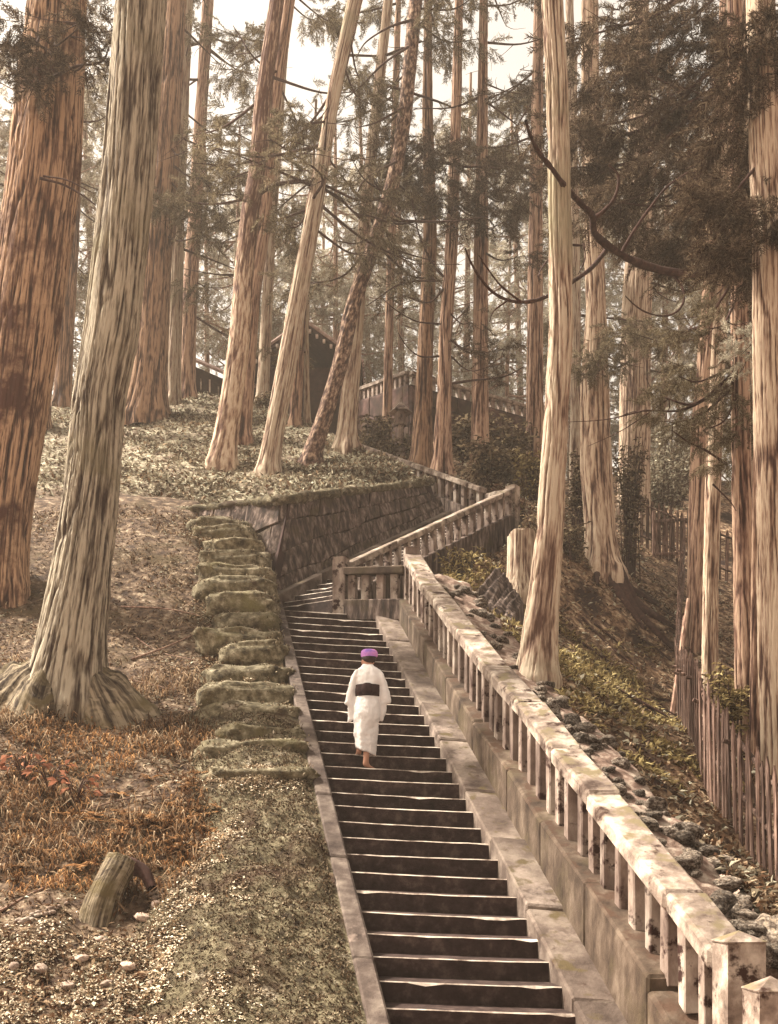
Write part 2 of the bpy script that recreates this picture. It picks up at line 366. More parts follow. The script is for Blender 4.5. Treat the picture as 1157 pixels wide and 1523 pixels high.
def _tps():
    n = len(TP); d = np.linalg.norm(TP[:, None, :2] - TP[None, :, :2], axis=2)
    K = d * d * np.log(d + 1e-9) + np.eye(n) * .6
    Pm = np.hstack([np.ones((n, 1)), TP[:, :2]])
    A = np.block([[K, Pm], [Pm.T, np.zeros((3, 3))]])
    return np.linalg.solve(A, np.concatenate([TP[:, 2], np.zeros(3)]))
_tw = _tps()
def right_z(X, Y):
    X = np.asarray(X, float); Y = np.asarray(Y, float)
    d = np.sqrt((X[..., None] - TP[:, 0]) ** 2 + (Y[..., None] - TP[:, 1]) ** 2)
    z = (d * d * np.log(d + 1e-9)) @ _tw[:len(TP)] + _tw[-3] + _tw[-2] * X + _tw[-1] * Y
    terr = .22 * np.abs(vnoise(X * .35 + 3, Y * 1.1)) + .14 * fbm(X * .9, Y * 1.4) + .07 * fbm(X * 2.7, Y * 3.1, 3)
    return z + terr * 1.3 - .05
BY = [7.0, 8.6, 20.5, 21.3, 26.2, 28, 29, 35.9, 42, 54]
BX = [3.9, 3.62, 1.55, .75, 3.30, 3.5, 2.95, -1.8, -6, -12]
def right_edge(Y): return np.interp(Y, BY, BX)

def grid_mesh(name, X, Y, Z, mat, label, kind='structure', parent=None, cat=None):
    m, n = X.shape
    idx = np.arange(m * n).reshape(m, n)
    F = np.stack([idx[:-1, :-1], idx[:-1, 1:], idx[1:, 1:], idx[1:, :-1]], -1).reshape(-1, 4)
    V = np.stack([X, Y, Z], -1).reshape(-1, 3)
    a, b, c = V[F[0, 0]], V[F[0, 1]], V[F[0, 2]]
    if np.cross(b - a, c - a)[2] < 0: F = F[:, ::-1]
    o = mk(name, V, F, mat, parent, True)
    if label: tag(o, label, cat, kind=kind)
    return o

def pw(n, p): return np.linspace(0, 1, n) ** p
# one wide sheet below everything
g = grid_mesh('ground', *np.meshgrid([-150, 150], [-120, 150]), np.full((2, 2), -1.2), M['path'], 'pale gravelly ground around the foot of the steps', cat='ground')
yy, xx = np.meshgrid(np.linspace(-6, 10.4, 60), np.linspace(-9, 9, 60), indexing='ij')
grid_mesh('landing', xx, yy, -.07 + .02 * fbm(xx, yy), M['path'], 'gravel landing at the foot of the stone steps', cat='landing')
# left bank
u = np.linspace(0, 1, 150); Yr = 8.2 + 17.3 * u
T = 1 - pw(130, 1.7)
XR = 1.45 + AX * Yr
Xl = XR[:, None] - (XR[:, None] + 18) * (1 - T[None, :])
Yl = np.broadcast_to(Yr[:, None], Xl.shape)
tl = np.interp(Yl, [8, 20.9, 23.8], [1.43 + AX * 8, 1.43 + AX * 20.9, -3.09]) - 1.25
grid_mesh('hillside', Xl, Yl, left_z(Xl, Yl) - .38 * sstep(-.15, .35, Xl - tl) * sstep(13.8, 14.8, Yl), M['earth_l'], 'needle-strewn bank rising left of the stone steps', cat='hillside')
# upper hill behind the retaining wall
xs = np.concatenate([np.linspace(-22, -6.2, 50), np.linspace(-6.1, 1.06, 130)])
t = pw(130, 1.25)
Xh = np.broadcast_to(xs[:, None], (len(xs), len(t)))
Yh = wall_front(xs)[:, None] + t[None, :] * (back_edge(xs) - wall_front(xs))[:, None]
Zh = hill_z(Xh, Yh)
wtop = np.interp(xs, [-9, -6.15, -4.25, -3.12, -2.17, 1.06], [9.6, 9.2, 9.28, 9.27, 9.22, 11.04])[:, None]
Zh = wtop + (Zh - wtop) * sstep(0, 2.2, Yh - wall_front(Xh))
def hill_z2(X, Y):
    w0 = np.interp(X, [-9, -6.15, -4.25, -3.12, -2.17, 1.06], [9.6, 9.2, 9.28, 9.27, 9.22, 11.04])
    return w0 + (hill_z(X, Y) - w0) * sstep(0, 2.2, np.asarray(Y) - wall_front(X))
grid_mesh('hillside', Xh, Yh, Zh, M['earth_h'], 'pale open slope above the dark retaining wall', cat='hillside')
# right slope
Yr = np.concatenate([np.linspace(7, 30, 190), np.linspace(30.2, 54, 90)])
t = pw(120, 1.5)
Xr = right_edge(Yr)[:, None] + t[None, :] * (24 - right_edge(Yr))[:, None]
Yr2 = np.broadcast_to(Yr[:, None], Xr.shape)
grid_mesh('hillside', Xr, Yr2, right_z(Xr, Yr2), M['earth_r'], 'leaf-strewn slope falling away right of the balustrade', cat='hillside')

def land(px, py, zf, y0=8.0, y1=60.0):
    for Y in np.arange(y0, y1, .05):
        p = P(px, py, Y)
        if zf(p[0], p[1]) >= p[2]: return Y
    return y1

# ------------------------------------------------------------------ stone steps
def flight(name, label, origin, across, along, rise, n, width, loc, drop=.26, i0=0, ext=.05):
    root = empty(name, loc, label, 'steps')
    ac, al = np.asarray(across, float), np.asarray(along, float)
    for i in range(i0, n):
        nose = np.asarray(origin) + al * i + np.array([0, 0, rise * i]) + rng.normal(0, 1, 3) * [.0, .008, .005]
        a2 = ac + np.array([0, 0, rng.normal(0, .003)])
        o = nose - a2 * ext - np.array([0, 0, drop])
        n_ = 12; c_ = .008; Vs = []
        for k in range(n_):
            u_ = k / (n_ - 1); p0 = o + a2 * (width + 2 * ext) * u_; fr = unit(al)
            sag = -.007 * math.sin(math.pi * u_) + rng.normal(0, .0012); ch = c_ * (1 + abs(rng.normal(0, .35))) + (.02 if rng.random() < .05 else 0); ins = rng.normal(0, .004)
            up = np.array([0, 0, 1.0])
            Vs += [p0, p0 + up * (drop - ch + sag) - fr * ins, p0 + up * (drop + sag) + fr * (ch - ins), p0 + up * (drop + sag * .3) + al * 1.25, p0 + al * 1.25]
        Fs, mi = [], []
        for k in range(n_ - 1):
            for q in range(5):
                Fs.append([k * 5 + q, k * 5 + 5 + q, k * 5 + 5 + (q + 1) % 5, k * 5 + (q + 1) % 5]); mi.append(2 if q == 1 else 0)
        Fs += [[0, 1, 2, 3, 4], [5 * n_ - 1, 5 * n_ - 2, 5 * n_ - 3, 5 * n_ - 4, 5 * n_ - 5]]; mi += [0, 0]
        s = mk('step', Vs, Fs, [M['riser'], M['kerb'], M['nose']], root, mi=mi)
    return root
flight('stone_steps', 'long straight flight of dark stone steps the person climbs', (-.065, 9.6, .163), (1, .074, -.044), (AX * .361, .361, 0), .1926, 32, 1.78, (.8, 9.5, -.05), i0=-1)

def slope_block(name, a0, a1, Y0, Y1, zt, zb, mat, parent, b=.02, jit=.0):
    """stone lying along the flight: zt(a,Y), zb(a,Y)"""
    C = []
    for c in range(8):
        a = a1 if c & 1 else a0; Y = Y1 if c & 2 else Y0
        C.append((a + AX * Y, Y, zt(a, Y) if c & 4 else zb(a, Y)))
    V, F, _ = chamfer(C, b, jit); return mk(name, V, F, mat, parent)

lk = empty('kerb', (1.45 + AX * 9, 9, 0), 'narrow stone kerb along the mossy left side of the steps', 'kerb')
ys = [8.6, 10.15, 11.9, 13.3, 14.75, 16.4, 18.2, 19.6, 21.1]
for y0, y1 in zip(ys[:-1], ys[1:]):
    dz = rng.normal(.09, .012)
    slope_block('kerb_stone', 1.455, 1.655, y0 + .006, y1 - .006, lambda a, Y: zn(a, Y) + dz, lambda a, Y: zn(a, Y) - .5, M['kerb_l'], lk, .02, .002)
rk = empty('kerb', (3.6 + AX * 9, 9, 0), 'broad pale stone kerb between the steps and the balustrade', 'kerb')
ys = [8.3, 9.8, 11.2, 12.55, 13.75, 15.2, 16.45, 17.9, 19.3, 20.95]
for y0, y1 in zip(ys[:-1], ys[1:]):
    dz = rng.normal(.10, .018)
    slope_block('kerb_stone', 3.385, 3.80, y0 + .006, y1 - .006, lambda a, Y: zn(a, Y) + dz, lambda a, Y: zn(a, Y) - .5, M['kerb'], rk, .022, .003)

# ------------------------------------------------------------------ balustrades
def post(name, x, y, z0, z1, s, ang, mat, parent, peak=.09):
    c, sn = math.cos(ang), math.sin(ang); h = s / 2
    V = []
    for z, k in ((z0, 1), (z1 - peak * 1.1, 1), (z1 - peak * 1.1, 1.06), (z1 - peak, 1.06)):
        for dx, dy in ((-h, -h), (h, -h), (h, h), (-h, h)):
            V.append((x + k * (dx * c - dy * sn), y + k * (dx * sn + dy * c), z))
    V.append((x, y, z1)); F = []
    for r in range(3):
        for i in range(4): F.append([r * 4 + i, r * 4 + (i + 1) % 4, r * 4 + 4 + (i + 1) % 4, r * 4 + 4 + i])
    for i in range(4): F.append([12 + i, 12 + (i + 1) % 4, 16])
    V = np.array(V); V[:16] += rng.normal(0, .003, (16, 3))
    return mk(name, V, F, mat, parent)

mb = empty('balustrade', (4 + AX * 8.2, 8.2, 0), 'long stone balustrade climbing beside the right edge of the steps', 'balustrade')
ys = [8.22, 9.12, 10.6, 11.95, 13.25, 14.9, 16.5, 18.1, 19.5, 20.3]
for k, (y0, y1) in enumerate(zip(ys[:-1], ys[1:])):
    dz = rng.normal(0, .015) - (.09 if k == 0 else 0)
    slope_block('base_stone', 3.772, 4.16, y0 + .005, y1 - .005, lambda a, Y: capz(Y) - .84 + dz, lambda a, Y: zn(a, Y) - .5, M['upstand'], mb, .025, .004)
ys = [8.18, 8.96, 10.74, 11.86, 13.1, 14.6, 16.2, 17.7, 19.05, 20.3]
for y0, y1 in zip(ys[:-1], ys[1:]):
    dz = rng.normal(0, .014); da = rng.normal(0, .012)
    # cap with a mid break so that it follows the line of the rail
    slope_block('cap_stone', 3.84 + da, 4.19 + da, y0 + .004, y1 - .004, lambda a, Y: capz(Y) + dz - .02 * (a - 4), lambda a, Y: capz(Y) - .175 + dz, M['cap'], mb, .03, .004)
y = 8.42
while y < 20.2:
    wd = .125 + rng.normal(0, .006)
    a0 = 3.925 + rng.normal(0, .006)
    C = []
    for c in range(8):
        a = a0 + (.135 if c & 1 else 0); Y = y + (wd if c & 2 else 0)
        C.append((a + AX * Y, Y, capz(Y) - .16 if c & 4 else capz(Y) - .90))
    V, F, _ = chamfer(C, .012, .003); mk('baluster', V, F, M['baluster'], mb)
    y += .345 + rng.normal(0, .012)
post('end_post', 2.585, 8.05, -.3, .955, .285, math.radians(6), M['cap'], mb, .075)
post('end_post', 4.0 + AX * 20.38, 20.4, 5.6, 7.22, .22, math.radians(10), M['baluster'], mb, .03)
# small post of the landing in front
sp = empty('stone_post', (2.60, 7.0, -.07), 'short square stone post before the foot of the long balustrade', 'post')
post('shaft', 2.47, 7.05, -.3, .735, .26, math.radians(4), M['cap'], sp, .085)

def rail(name, label, A, B, zA, zB, pitch, h, parts, mat_cap='cap', bw=.12, cw=.26, ct=.14, base=None, balu_to=1.0, loc=None, grp=None):
    """straight sloping balustrade from A to B (cap tops zA, zB)"""
    A, B = np.asarray(A, float), np.asarray(B, float); D = B - A; Ln = np.linalg.norm(D); d = D / Ln; nrm = np.array([-d[1], d[0]])
    root = empty(name, (A[0], A[1], zA - h), label, 'balustrade', grp)
    def C(s0, s1, w0, w1, t0, t1):
        out = []
        for c in range(8):
            s = s1 if c & 1 else s0; q = w1 if c & 2 else w0
            p = A + d * s + nrm * q; zc = zA + (zB - zA) * s / Ln
            out.append((p[0], p[1], zc + (t1 if c & 4 else t0)))
        return out
    n = max(1, round(Ln / parts)); e = np.linspace(0, Ln, n + 1)
    for s0, s1 in zip(e[:-1], e[1:]):
        V, F, _ = chamfer(C(s0 + .004, s1 - .004, -cw / 2, cw / 2, -ct, rng.normal(0, .008)), .02, .003); mk('cap_stone', V, F, M[mat_cap], root)
        if base:
            V, F, _ = chamfer(C(s0 + .004, s1 - .004, -cw / 2 + .01, cw / 2 - .01, -h - base, -h + rng.normal(0, .006)), .02, .003); mk('base_stone', V, F, M['wall'], root)
    s = pitch * .5
    while s < Ln * balu_to:
        V, F, _ = chamfer(C(s - bw / 2, s + bw / 2, -.06, .06, -h - .03, -ct + .02), .01, .003); mk('baluster', V, F, M['baluster'], root)
        s += pitch + rng.normal(0, .01)
    return root

S0 = np.array([-.93, 21.1]); E0 = np.array([2.97, 26.5]); d2 = (E0 - S0) / np.linalg.norm(E0 - S0); n2 = np.array([-d2[1], d2[0]])
r2 = rail('balustrade', 'stone balustrade of the second flight, climbing right from the landing', S0 + d2 * .1, E0, 7.12, 10.36, .33, .62, 1.5, base=1.5)
post('end_post', S0[0], S0[1], 6.0, 7.22, .25, math.radians(-20), M['baluster'], r2, .02)
post('end_post', E0[0] + .05, E0[1] + .08, 8.6, 10.48, .26, math.radians(-36), M['cap'], r2, .06)
r0 = rail('balustrade', 'short level stone rail across the side of the small landing', S0 + [.1, -.06], (4.0 + AX * 20.38 - .08, 20.45), 6.98, 6.86, .30, .62, 3, mat_cap='upstand', bw=.16, base=.4)
# second flight and its kerb
flight('stone_steps', 'second flight of steps turning right beneath the dark retaining wall', (*(S0 + n2 * .15 - d2 * .05), 6.42), (*n2, .02), (*(d2 * .352), 0), .186, 19, 1.65, (S0[0], S0[1], 6.1))
K0 = S0 + n2 * 1.85; K1 = E0 + n2 * 1.85
k2 = empty('kerb', (K0[0], K0[1], 6.2), 'thin pale kerb along the foot of the dark retaining wall', 'kerb')
e = np.linspace(-.15, 6.66, 5)
for s0, s1 in zip(e[:-1], e[1:]):
    C = []
    for c in range(8):
        s = s1 - .004 if c & 1 else s0 + .004; q = .14 if c & 2 else -.12
        p = K0 + d2 * s + n2 * q; zc = 6.70 + .515 * s
        C.append((p[0], p[1], zc if c & 4 else zc - .6))
    V, F, _ = chamfer(C, .02, .003); mk('kerb_stone', V, F, M['kerb'], k2)
# landings: paving slabs
l1 = empty('landing', (-1.2, 21.4, 6.1), 'small stone landing between the first and second flights', 'landing', kind='structure')
for i in range(3):
    x0 = -2.35 + i * .62
    block('slab', (x0, 20.98 + .05 * i, 5.9), (.60, .045, -.027), (-.15, 1.5, 0), (0, 0, .29 - .02 * i), M['kerb'], l1, .012)
l2 = empty('landing', (2.2, 28, 9.75), 'upper stone landing where the third flight begins', 'landing', kind='structure')
for i in range(3):
    p = E0 + n2 * (.1 + .6 * i) + d2 * .05
    block('slab', (p[0], p[1], 9.5), (*(n2 * .59), 0), (*(d2 * 2.4), 0), (0, 0, .28), M['kerb'], l2, .012)
# third flight
A3 = np.array([2.48, 28.6]); B3 = np.array([-2.09, 35.5]); d3 = (B3 - A3) / np.linalg.norm(B3 - A3); n3 = np.array([-d3[1], d3[0]])
rail('balustrade', 'stone balustrade climbing left behind the crest of the pale slope', A3, A3 + d3 * 14.0, 11.05, 11.05 + .5012 * 14.0, .34, .66, 1.6, base=.5, balu_to=.62, bw=.14)
flight('stone_steps', 'third flight of steps climbing left behind the pale slope', (*(A3 + n3 * 1.75 + d3 * .1), 9.95), (*(-n3), 0), (*(d3 * .36), 0), .18, 26, 1.6, (A3[0], A3[1], 9.7))
rail('balustrade', 'low stone rail joining the corner of the upper landing', E0 + [.08, .2], A3 + [.15, .1], 10.42, 10.9, .34, .66, 1.2, base=.8)

# ------------------------------------------------------------------ retaining wall of fitted stones
def stone_face(root, base, top, size, rows, mat, bulge=.035, name='stone'):
    base, top = np.asarray(base, float), np.asarray(top, float)
    L = np.concatenate([[0], np.cumsum(np.linalg.norm(np.diff((base + top) / 2, axis=0), axis=1))])
    def at(s, v):
        b = np.array([np.interp(s, L, base[:, k]) for k in range(3)]); tt = np.array([np.interp(s, L, top[:, k]) for k in range(3)])
        return b + (tt - b) * v
    for r in range(rows):
        s = -size * random.random()
        while s < L[-1]:
            w_ = size * random.uniform(.6, 1.6); s0, s1 = max(s, 0), min(s + w_, L[-1]); s += w_
            if s1 - s0 < .12: continue
            v0, v1 = r / rows, (r + 1) / rows
            j = lambda: random.uniform(-.05, .05) / rows
            vo = lambda s_, q_: q_ + (0 if q_ in (0.0, 1.0) else .55 / rows * float(vnoise(s_ * 1.1, q_ * 9)))
            sl_ = lambda s_, q_: float(np.clip(s_ + (0 if s_ in (0, L[-1]) else .35 * size * math.sin(s_ * 5.1) * (q_ - .5)), 0, L[-1]))
            q = [at(sl_(s0, v0) + .004, vo(s0, v0)), at(sl_(s1, v0) - .004, vo(s1, v0)), at(sl_(s1, v1) - .004, vo(s1, v1) - .003), at(sl_(s0, v1) + .004, vo(s0, v1) - .003)]
            nrm = unit(np.cross(q[1] - q[0], q[3] - q[0]))
            if nrm[1] > 0: nrm = -nrm
            o = nrm * (bulge * random.uniform(.3, 1.0)); bk = -nrm * .15
            C = [q[0] + bk, q[1] + bk, q[0] + o, q[1] + o, q[3] + bk, q[2] + bk, q[3] + o * .8, q[2] + o * .8]
            V, F, _ = chamfer(C, .025, .008); mk(name, V, F, mat, root)
    # packing behind the stones
    m = len(base); off = np.array([0, .06, 0])
    V = np.vstack([base + off, top + off - [0, 0, .03]]); F = [[i, i + 1, m + i + 1, m + i] for i in range(m - 1)]
    mk('packing', V, F, M['darkwall'], root)
rw = empty('retaining_wall', (-2.5, 22.4, 6.3), 'dark battered retaining wall of fitted stones above the second flight', 'wall')
stone_face(rw, [(-6.3, 24.35, 8.2), (-4.2, 24.0, 8.0), (-3.25, 23.3, 6.4), (-2.56, 22.42, 6.35), (1.33, 27.75, 10.0), (1.20, 28.6, 10.5)],
           [(-6.15, 25.0, 9.2), (-4.25, 24.7, 9.28), (-3.12, 24.2, 9.27), (-2.17, 23.7, 9.22), (1.06, 28.02, 11.04), (.70, 28.75, 11.3)], .62, 4, M['wall'])
# coping turf edge of the wall: rounded mossy lip
lip = smooth_path([(-6.15, 25.0, 9.2), (-4.25, 24.72, 9.27), (-3.12, 24.25, 9.25), (-2.17, 23.75, 9.2), (-1.1, 25.15, 9.8), (1.0, 28.0, 11.0), (.70, 28.75, 11.28)], 60)
V, F = tube(lip, .09 + .05 * rng.random(len(lip)), 8); V += rng.normal(0, .018, V.shape)
mk('turf_edge', V, F, M['moss'], rw, True)
ts = empty('terrace_wall', (-2.4, 21.0, 6.2), 'short dark stone face below the mossy wall top', 'wall')
stone_face(ts, [(-2.33, 20.75, 5.9), (-2.62, 22.3, 6.0), (-3.0, 23.6, 6.2)], [(-2.38, 20.75, 6.3), (-2.68, 22.3, 7.35), (-3.13, 23.75, 8.6)], .6, 3, M['wall'])

# ------------------------------------------------------------------ mossy wall top: a row of cushioned stones
mw = empty('mossy_wall', (-1.7, 14, 2.6), 'broad low wall whose rounded top stones are cushioned in moss', 'wall')
def cushion(cx, cy, cz, hx, hy, hz, ang, mat, parent, name, e=.45, amp=.05, nu=26, nv=12, seed=0):
    th = np.linspace(0, 2 * math.pi, nu, endpoint=False); ph = np.linspace(-math.pi / 2, math.pi / 2, nv)
    sg = lambda v, p: np.sign(v) * np.abs(v) ** p
    T_, Pp = np.meshgrid(th, ph)
    x = hx * sg(np.cos(Pp), .45) * sg(np.cos(T_), e); y = hy * sg(np.cos(Pp), .45) * sg(np.sin(T_), e + .25); z = hz * sg(np.sin(Pp), .5)
    k = 1 + amp * 2 * fbm(T_ * 1.5 + seed, Pp * 2 + seed * 3)
    x, y, z = x * k, y * k, z * (k + amp * 3 * vnoise(x * 3 + seed, y * 3 + 7 * seed))
    c, s = math.cos(ang), math.sin(ang)
    V = np.stack([cx + x * c - y * s, cy + x * s + y * c, cz + z], -1).reshape(-1, 3)
    idx = np.arange(nu * nv).reshape(nv, nu); nx = np.roll(idx, -1, 1)
    F = np.stack([idx[:-1], nx[:-1], nx[1:], idx[1:]], -1).reshape(-1, 4)
    return mk(name, V, F, mat, parent, True)
def terrace_edge(Y): return np.interp(Y, [8, 20.9, 23.8], [1.47 + AX * 8, 1.47 + AX * 20.9, -3.09])
def terrace_z(Y): return .534 * Y - 4.96 + .12 + .86 * sstep(17, 23.8, Y)
Yc = 13.6; k = 0; CUSH = []
while Yc < 23.7:
    wd = random.uniform(.48, .80)
    wx = random.uniform(1.1, 1.6)
    xe = float(terrace_edge(Yc)); zt = float(terrace_z(Yc))
    hz = .26
    cushion(xe - wx / 2 + .02, Yc + wd * .45, zt - hz + .16 + random.uniform(-.03, .04), wx / 2, wd * .70, hz, math.radians(5 + random.uniform(-7, 7)), M['moss_stone'], mw, 'coping_stone', amp=.12, nu=44, nv=20, seed=k)
    CUSH.append((xe - wx / 2, Yc, wx, wd, zt + .14)); Yc += wd; k += 1
# the row along the back of the terrace, running left
for i in range(7):
    x = -3.6 - i * .62
    cushion(x, 24.0 + .06 * i, 8.40 + .02 * i, .52, .30, .24, random.uniform(-.1, .1), M['moss_stone'], mw, 'coping_stone', amp=.13, seed=40 + i)

# moss carpet between kerb and bank, lower part
def moss_z(a, Y):
    X = a + AX * Y
    edge = -.15 + .9 * vnoise(Y * .8, 3.0) + .3 * vnoise(Y * 2.3, 9.0) - .25 * sstep(12, 9, Y)
    k = sstep(edge - .4, edge + .8, a)
    lump = .14 * np.abs(fbm(X * 1.3, Y * 1.3 + 4)) + .07 * fbm(X * 3.1, Y * 3.1, 3) + .10 * np.abs(np.sin(Y * 4.3 + 1.5 * vnoise(X, Y)))
    return left_z(X, Y) * (1 - k) + (np.asarray(zn(a, Y)) + .05 + lump * sstep(1.50, 1.2, a)) * k - .10 * (1 - k) ** 2
am, ym = np.meshgrid(np.linspace(-1.2, 1.47, 90), np.linspace(8.3, 15.6, 200), indexing='ij')
grid_mesh('moss', am + AX * ym, ym, moss_z(am, ym), M['moss'], 'lumpy carpet of moss beside the lower steps', 'stuff', cat='moss')
# ------------------------------------------------------------------ rubble strip behind the long balustrade
rs = empty('rubble_wall', (4.7 + AX * 10, 10, 0), 'rough wall top of loose rubble behind the long balustrade', 'wall')
def strip_z(a, Y):
    return capz(Y) - .40 - .30 * (a - 4.2) - .12 * sstep(12, 9.5, Y) + .10 * fbm((a + AX * Y) * 2, Y * 2) + .05 * fbm(a * 6, Y * 6, 3)
am, ym = np.meshgrid(np.linspace(4.05, 5.42, 40), np.linspace(8.9, 20.6, 240), indexing='ij')
zz = strip_z(am, ym) - 1.3 * sstep(5.15, 5.42, am + .25 * vnoise(ym * 1.7, am)) - .25 * sstep(4.3, 4.05, am) - .9 * sstep(9.4, 8.9, ym)
grid_mesh('rubble_fill', am + AX * ym, ym, zz, M['sand'], None, parent=rs)
def boulder_mesh(seed, sub=2, rough=.28):
    import bmesh
    bm = bmesh.new(); bmesh.ops.create_icosphere(bm, subdivisions=sub, radius=1)
    V = np.array([v.co[:] for v in bm.verts]); F = [[v.index for v in f.verts] for f in bm.faces]; bm.free()
    r = np.random.default_rng(seed)
    d = np.zeros(len(V))
    for _ in range(7):
        n = unit(r.normal(size=3)); h = r.uniform(.55, .9); t = V @ n - h
        V = V - np.maximum(t, 0)[:, None] * n * .9
    V += r.normal(0, .03, V.shape)
    return V, F
BM = []
for i in range(8):
    V, F = boulder_mesh(i, 3); V = V + .14 * np.stack([fbm(V[:, 0] * 4 + i, V[:, 1] * 4 + k) for k in range(3)], 1); me = bpy.data.meshes.new('stone_shape'); me.from_pydata(V.tolist(), [], F); me.update(); BM.append(me)
def boulder(name, p, size, mat, parent=None, flat=.7, rz=None):
    me0 = BM[random.randrange(8)]; key = me0.name + mat.name
    me = bpy.data.meshes.get(key)
    if me is None:
        me = me0.copy(); me.name = key; me.materials.append(mat); me.polygons.foreach_set('use_smooth', np.ones(len(me.polygons), bool))
    o = bpy.data.objects.new(name, me); col.objects.link(o)
    o.scale = (size * random.uniform(.8, 1.25), size * random.uniform(.75, 1.1), size * flat * random.uniform(.8, 1.15))
    o.rotation_euler = (random.uniform(-.25, .25), random.uniform(-.25, .25), random.uniform(0, 6.28))
    if parent is not None:
        o.parent = parent; o.location = [float(p[i] - parent.location[i]) for i in range(3)]
    else: o.location = [float(v) for v in p]
    return o
for i in range(230):
    Y = 9.15 + 11.0 * random.random() ** 1.7; a = random.uniform(4.28, 5.2)
    s = random.uniform(.05, .15) if Y > 12.4 else random.choice([.05, .07, .09, .12, .16])
    if Y < 10.4 and a > 4.8: s = random.uniform(.10, .19)
    boulder('stone', (a + AX * Y, Y, float(strip_z(a, Y)) + s * .02), s, M['rubble'], rs)
boulder('stone', (5.0 + AX * 9.5, 9.5, .72), .30, M['rubble'], rs, .8)

# ------------------------------------------------------------------ picket fences
def lath(p0, p1, wdir, wd, th, pointed=True):
    """pointed lath from p0 (foot) to p1 (tip): 10 verts"""
    p0, p1, wdir = map(lambda v: np.asarray(v, float), (p0, p1, wdir))
    t = unit(np.cross(wdir, p1 - p0)) * th / 2; sh = p0 + (p1 - p0) * (1 - (.075 if pointed else 0)); V = []
    for s in (-1, 1):
        V += [p0 - wdir * wd / 2 + t * s, p0 + wdir * wd / 2 + t * s, sh + wdir * wd / 2 + t * s, p1 + t * s, sh - wdir * wd / 2 + t * s]
    F = [[4, 3, 2, 1, 0], [5, 6, 7, 8, 9]] + [[i, (i + 1) % 5, 5 + (i + 1) % 5, 5 + i] for i in range(5)]
    return np.array(V), F
def pole(name, p0, p1, r0, r1, mat, parent, n=7):
    path = smooth_path([p0, (np.asarray(p0) + np.asarray(p1)) / 2 + rng.normal(0, .015, 3), p1], 5)
    V, F = tube(path, np.linspace(r0, r1, len(path)), n)
    F = F.tolist() + [list(range(n)), list(range(len(V) - n, len(V)))]
    return mk(name, V, F, mat, parent)
def fence(label, pts, h, pitch, lean, wd, props=0, rails=(.35, .8), side=-1):
    pts = np.asarray(pts, float); L = np.concatenate([[0], np.cumsum(np.linalg.norm(np.diff(pts[:, :2], axis=0), axis=1))])
    at = lambda s: np.array([np.interp(s, L, pts[:, k]) for k in range(3)])
    root = empty('picket_fence', pts[0], label, 'fence')
    s = .05
    while s < L[-1]:
        p = at(s); q = at(min(s + .1, L[-1])); p2 = at(max(s - .1, 0)); d = unit([q[0] - p2[0], q[1] - p2[1], 0])
        hh = h * random.uniform(.93, 1.06)
        V, F = lath(p - [0, 0, .25], p + d * (lean * hh + rng.normal(0, .02)) + [rng.normal(0, .015), 0, hh], d, wd * random.uniform(.8, 1.15), .022)
        mk('picket', V, F, M['wood'], root); s += pitch * random.uniform(.9, 1.1)
    for k in rails:
        for i in range(len(pts) - 1):
            d = unit([pts[i + 1][0] - pts[i][0], pts[i + 1][1] - pts[i][1], 0]); nn = np.array([-d[1], d[0], 0]) * -.035
            pole('rail', pts[i] + nn + [0, 0, h * k], pts[i + 1] + nn + [0, 0, h * k], .032, .032, M['wood'], root)
    for i in range(props):
        p = at(L[-1] * (i + .5) / props); q = at(min(L[-1], L[-1] * (i + .5) / props + .2)); d = unit([q[0] - p[0], q[1] - p[1], 0]); nn = np.array([d[1], -d[0], 0]) * -side
        foot = p + nn * .55 - d * .25
        foot[2] = right_z(foot[0], foot[1]) - .05
        pole('prop', foot, p + nn * .04 + [0, 0, h * .72], .045, .035, M['wood'], root)
        pole('peg', p + nn * .14 + [0, 0, h * .70], p - nn * .10 + [0, 0, h * .74], .03, .03, M['wood'], root)
    return root
def onr(x, y): return (x, y, float(right_z(x, y)))
def dense(pts, step=.9):
    pts = np.asarray(pts, float); out = []
    for a, b in zip(pts[:-1], pts[1:]):
        n = max(1, int(np.linalg.norm(b - a) / step)); out += [onr(*(a + (b - a) * i / n)) for i in range(n)]
    return out + [onr(*pts[-1])]
fence('dark picket fence propped by poles below the leafy slope', dense([(4.75, 10.2), (4.46, 12.4), (4.27, 13.6), (4.25, 14.8), (4.9, 18), (5.9, 22.4)]), 1.36, .15, .05, .072, props=9)
fence('far end of the picket fence climbing the slope towards the gate', dense([(5.95, 22.6), (6.62, 25), (7.9, 29.5), (9.2, 34)], 1.2), 1.5, .15, .03, .09)
fence('distant picket fence crossing below the pale leafy bank', dense([(8.4, 36.5), (10.3, 36.0), (12.6, 35.6)], 1.0), 1.75, .20, 0, .10, rails=(.2, .82))
# leaning bleached poles where the fence turns
lp = empty('fence_post', onr(5.85, 21.9), 'pair of bleached poles leaning together at the bend of the fence', 'post')
pole('pole', np.array(onr(5.6, 21.6)) - [0, 0, .15], np.array(onr(5.9, 22)) + [.18, .1, 2.35], .06, .04, M['dead'], lp)
pole('pole', np.array(onr(5.75, 21.9)) - [0, 0, .15], np.array(onr(5.9, 22)) + [.10, .1, 2.0], .05, .035, M['dead'], lp)
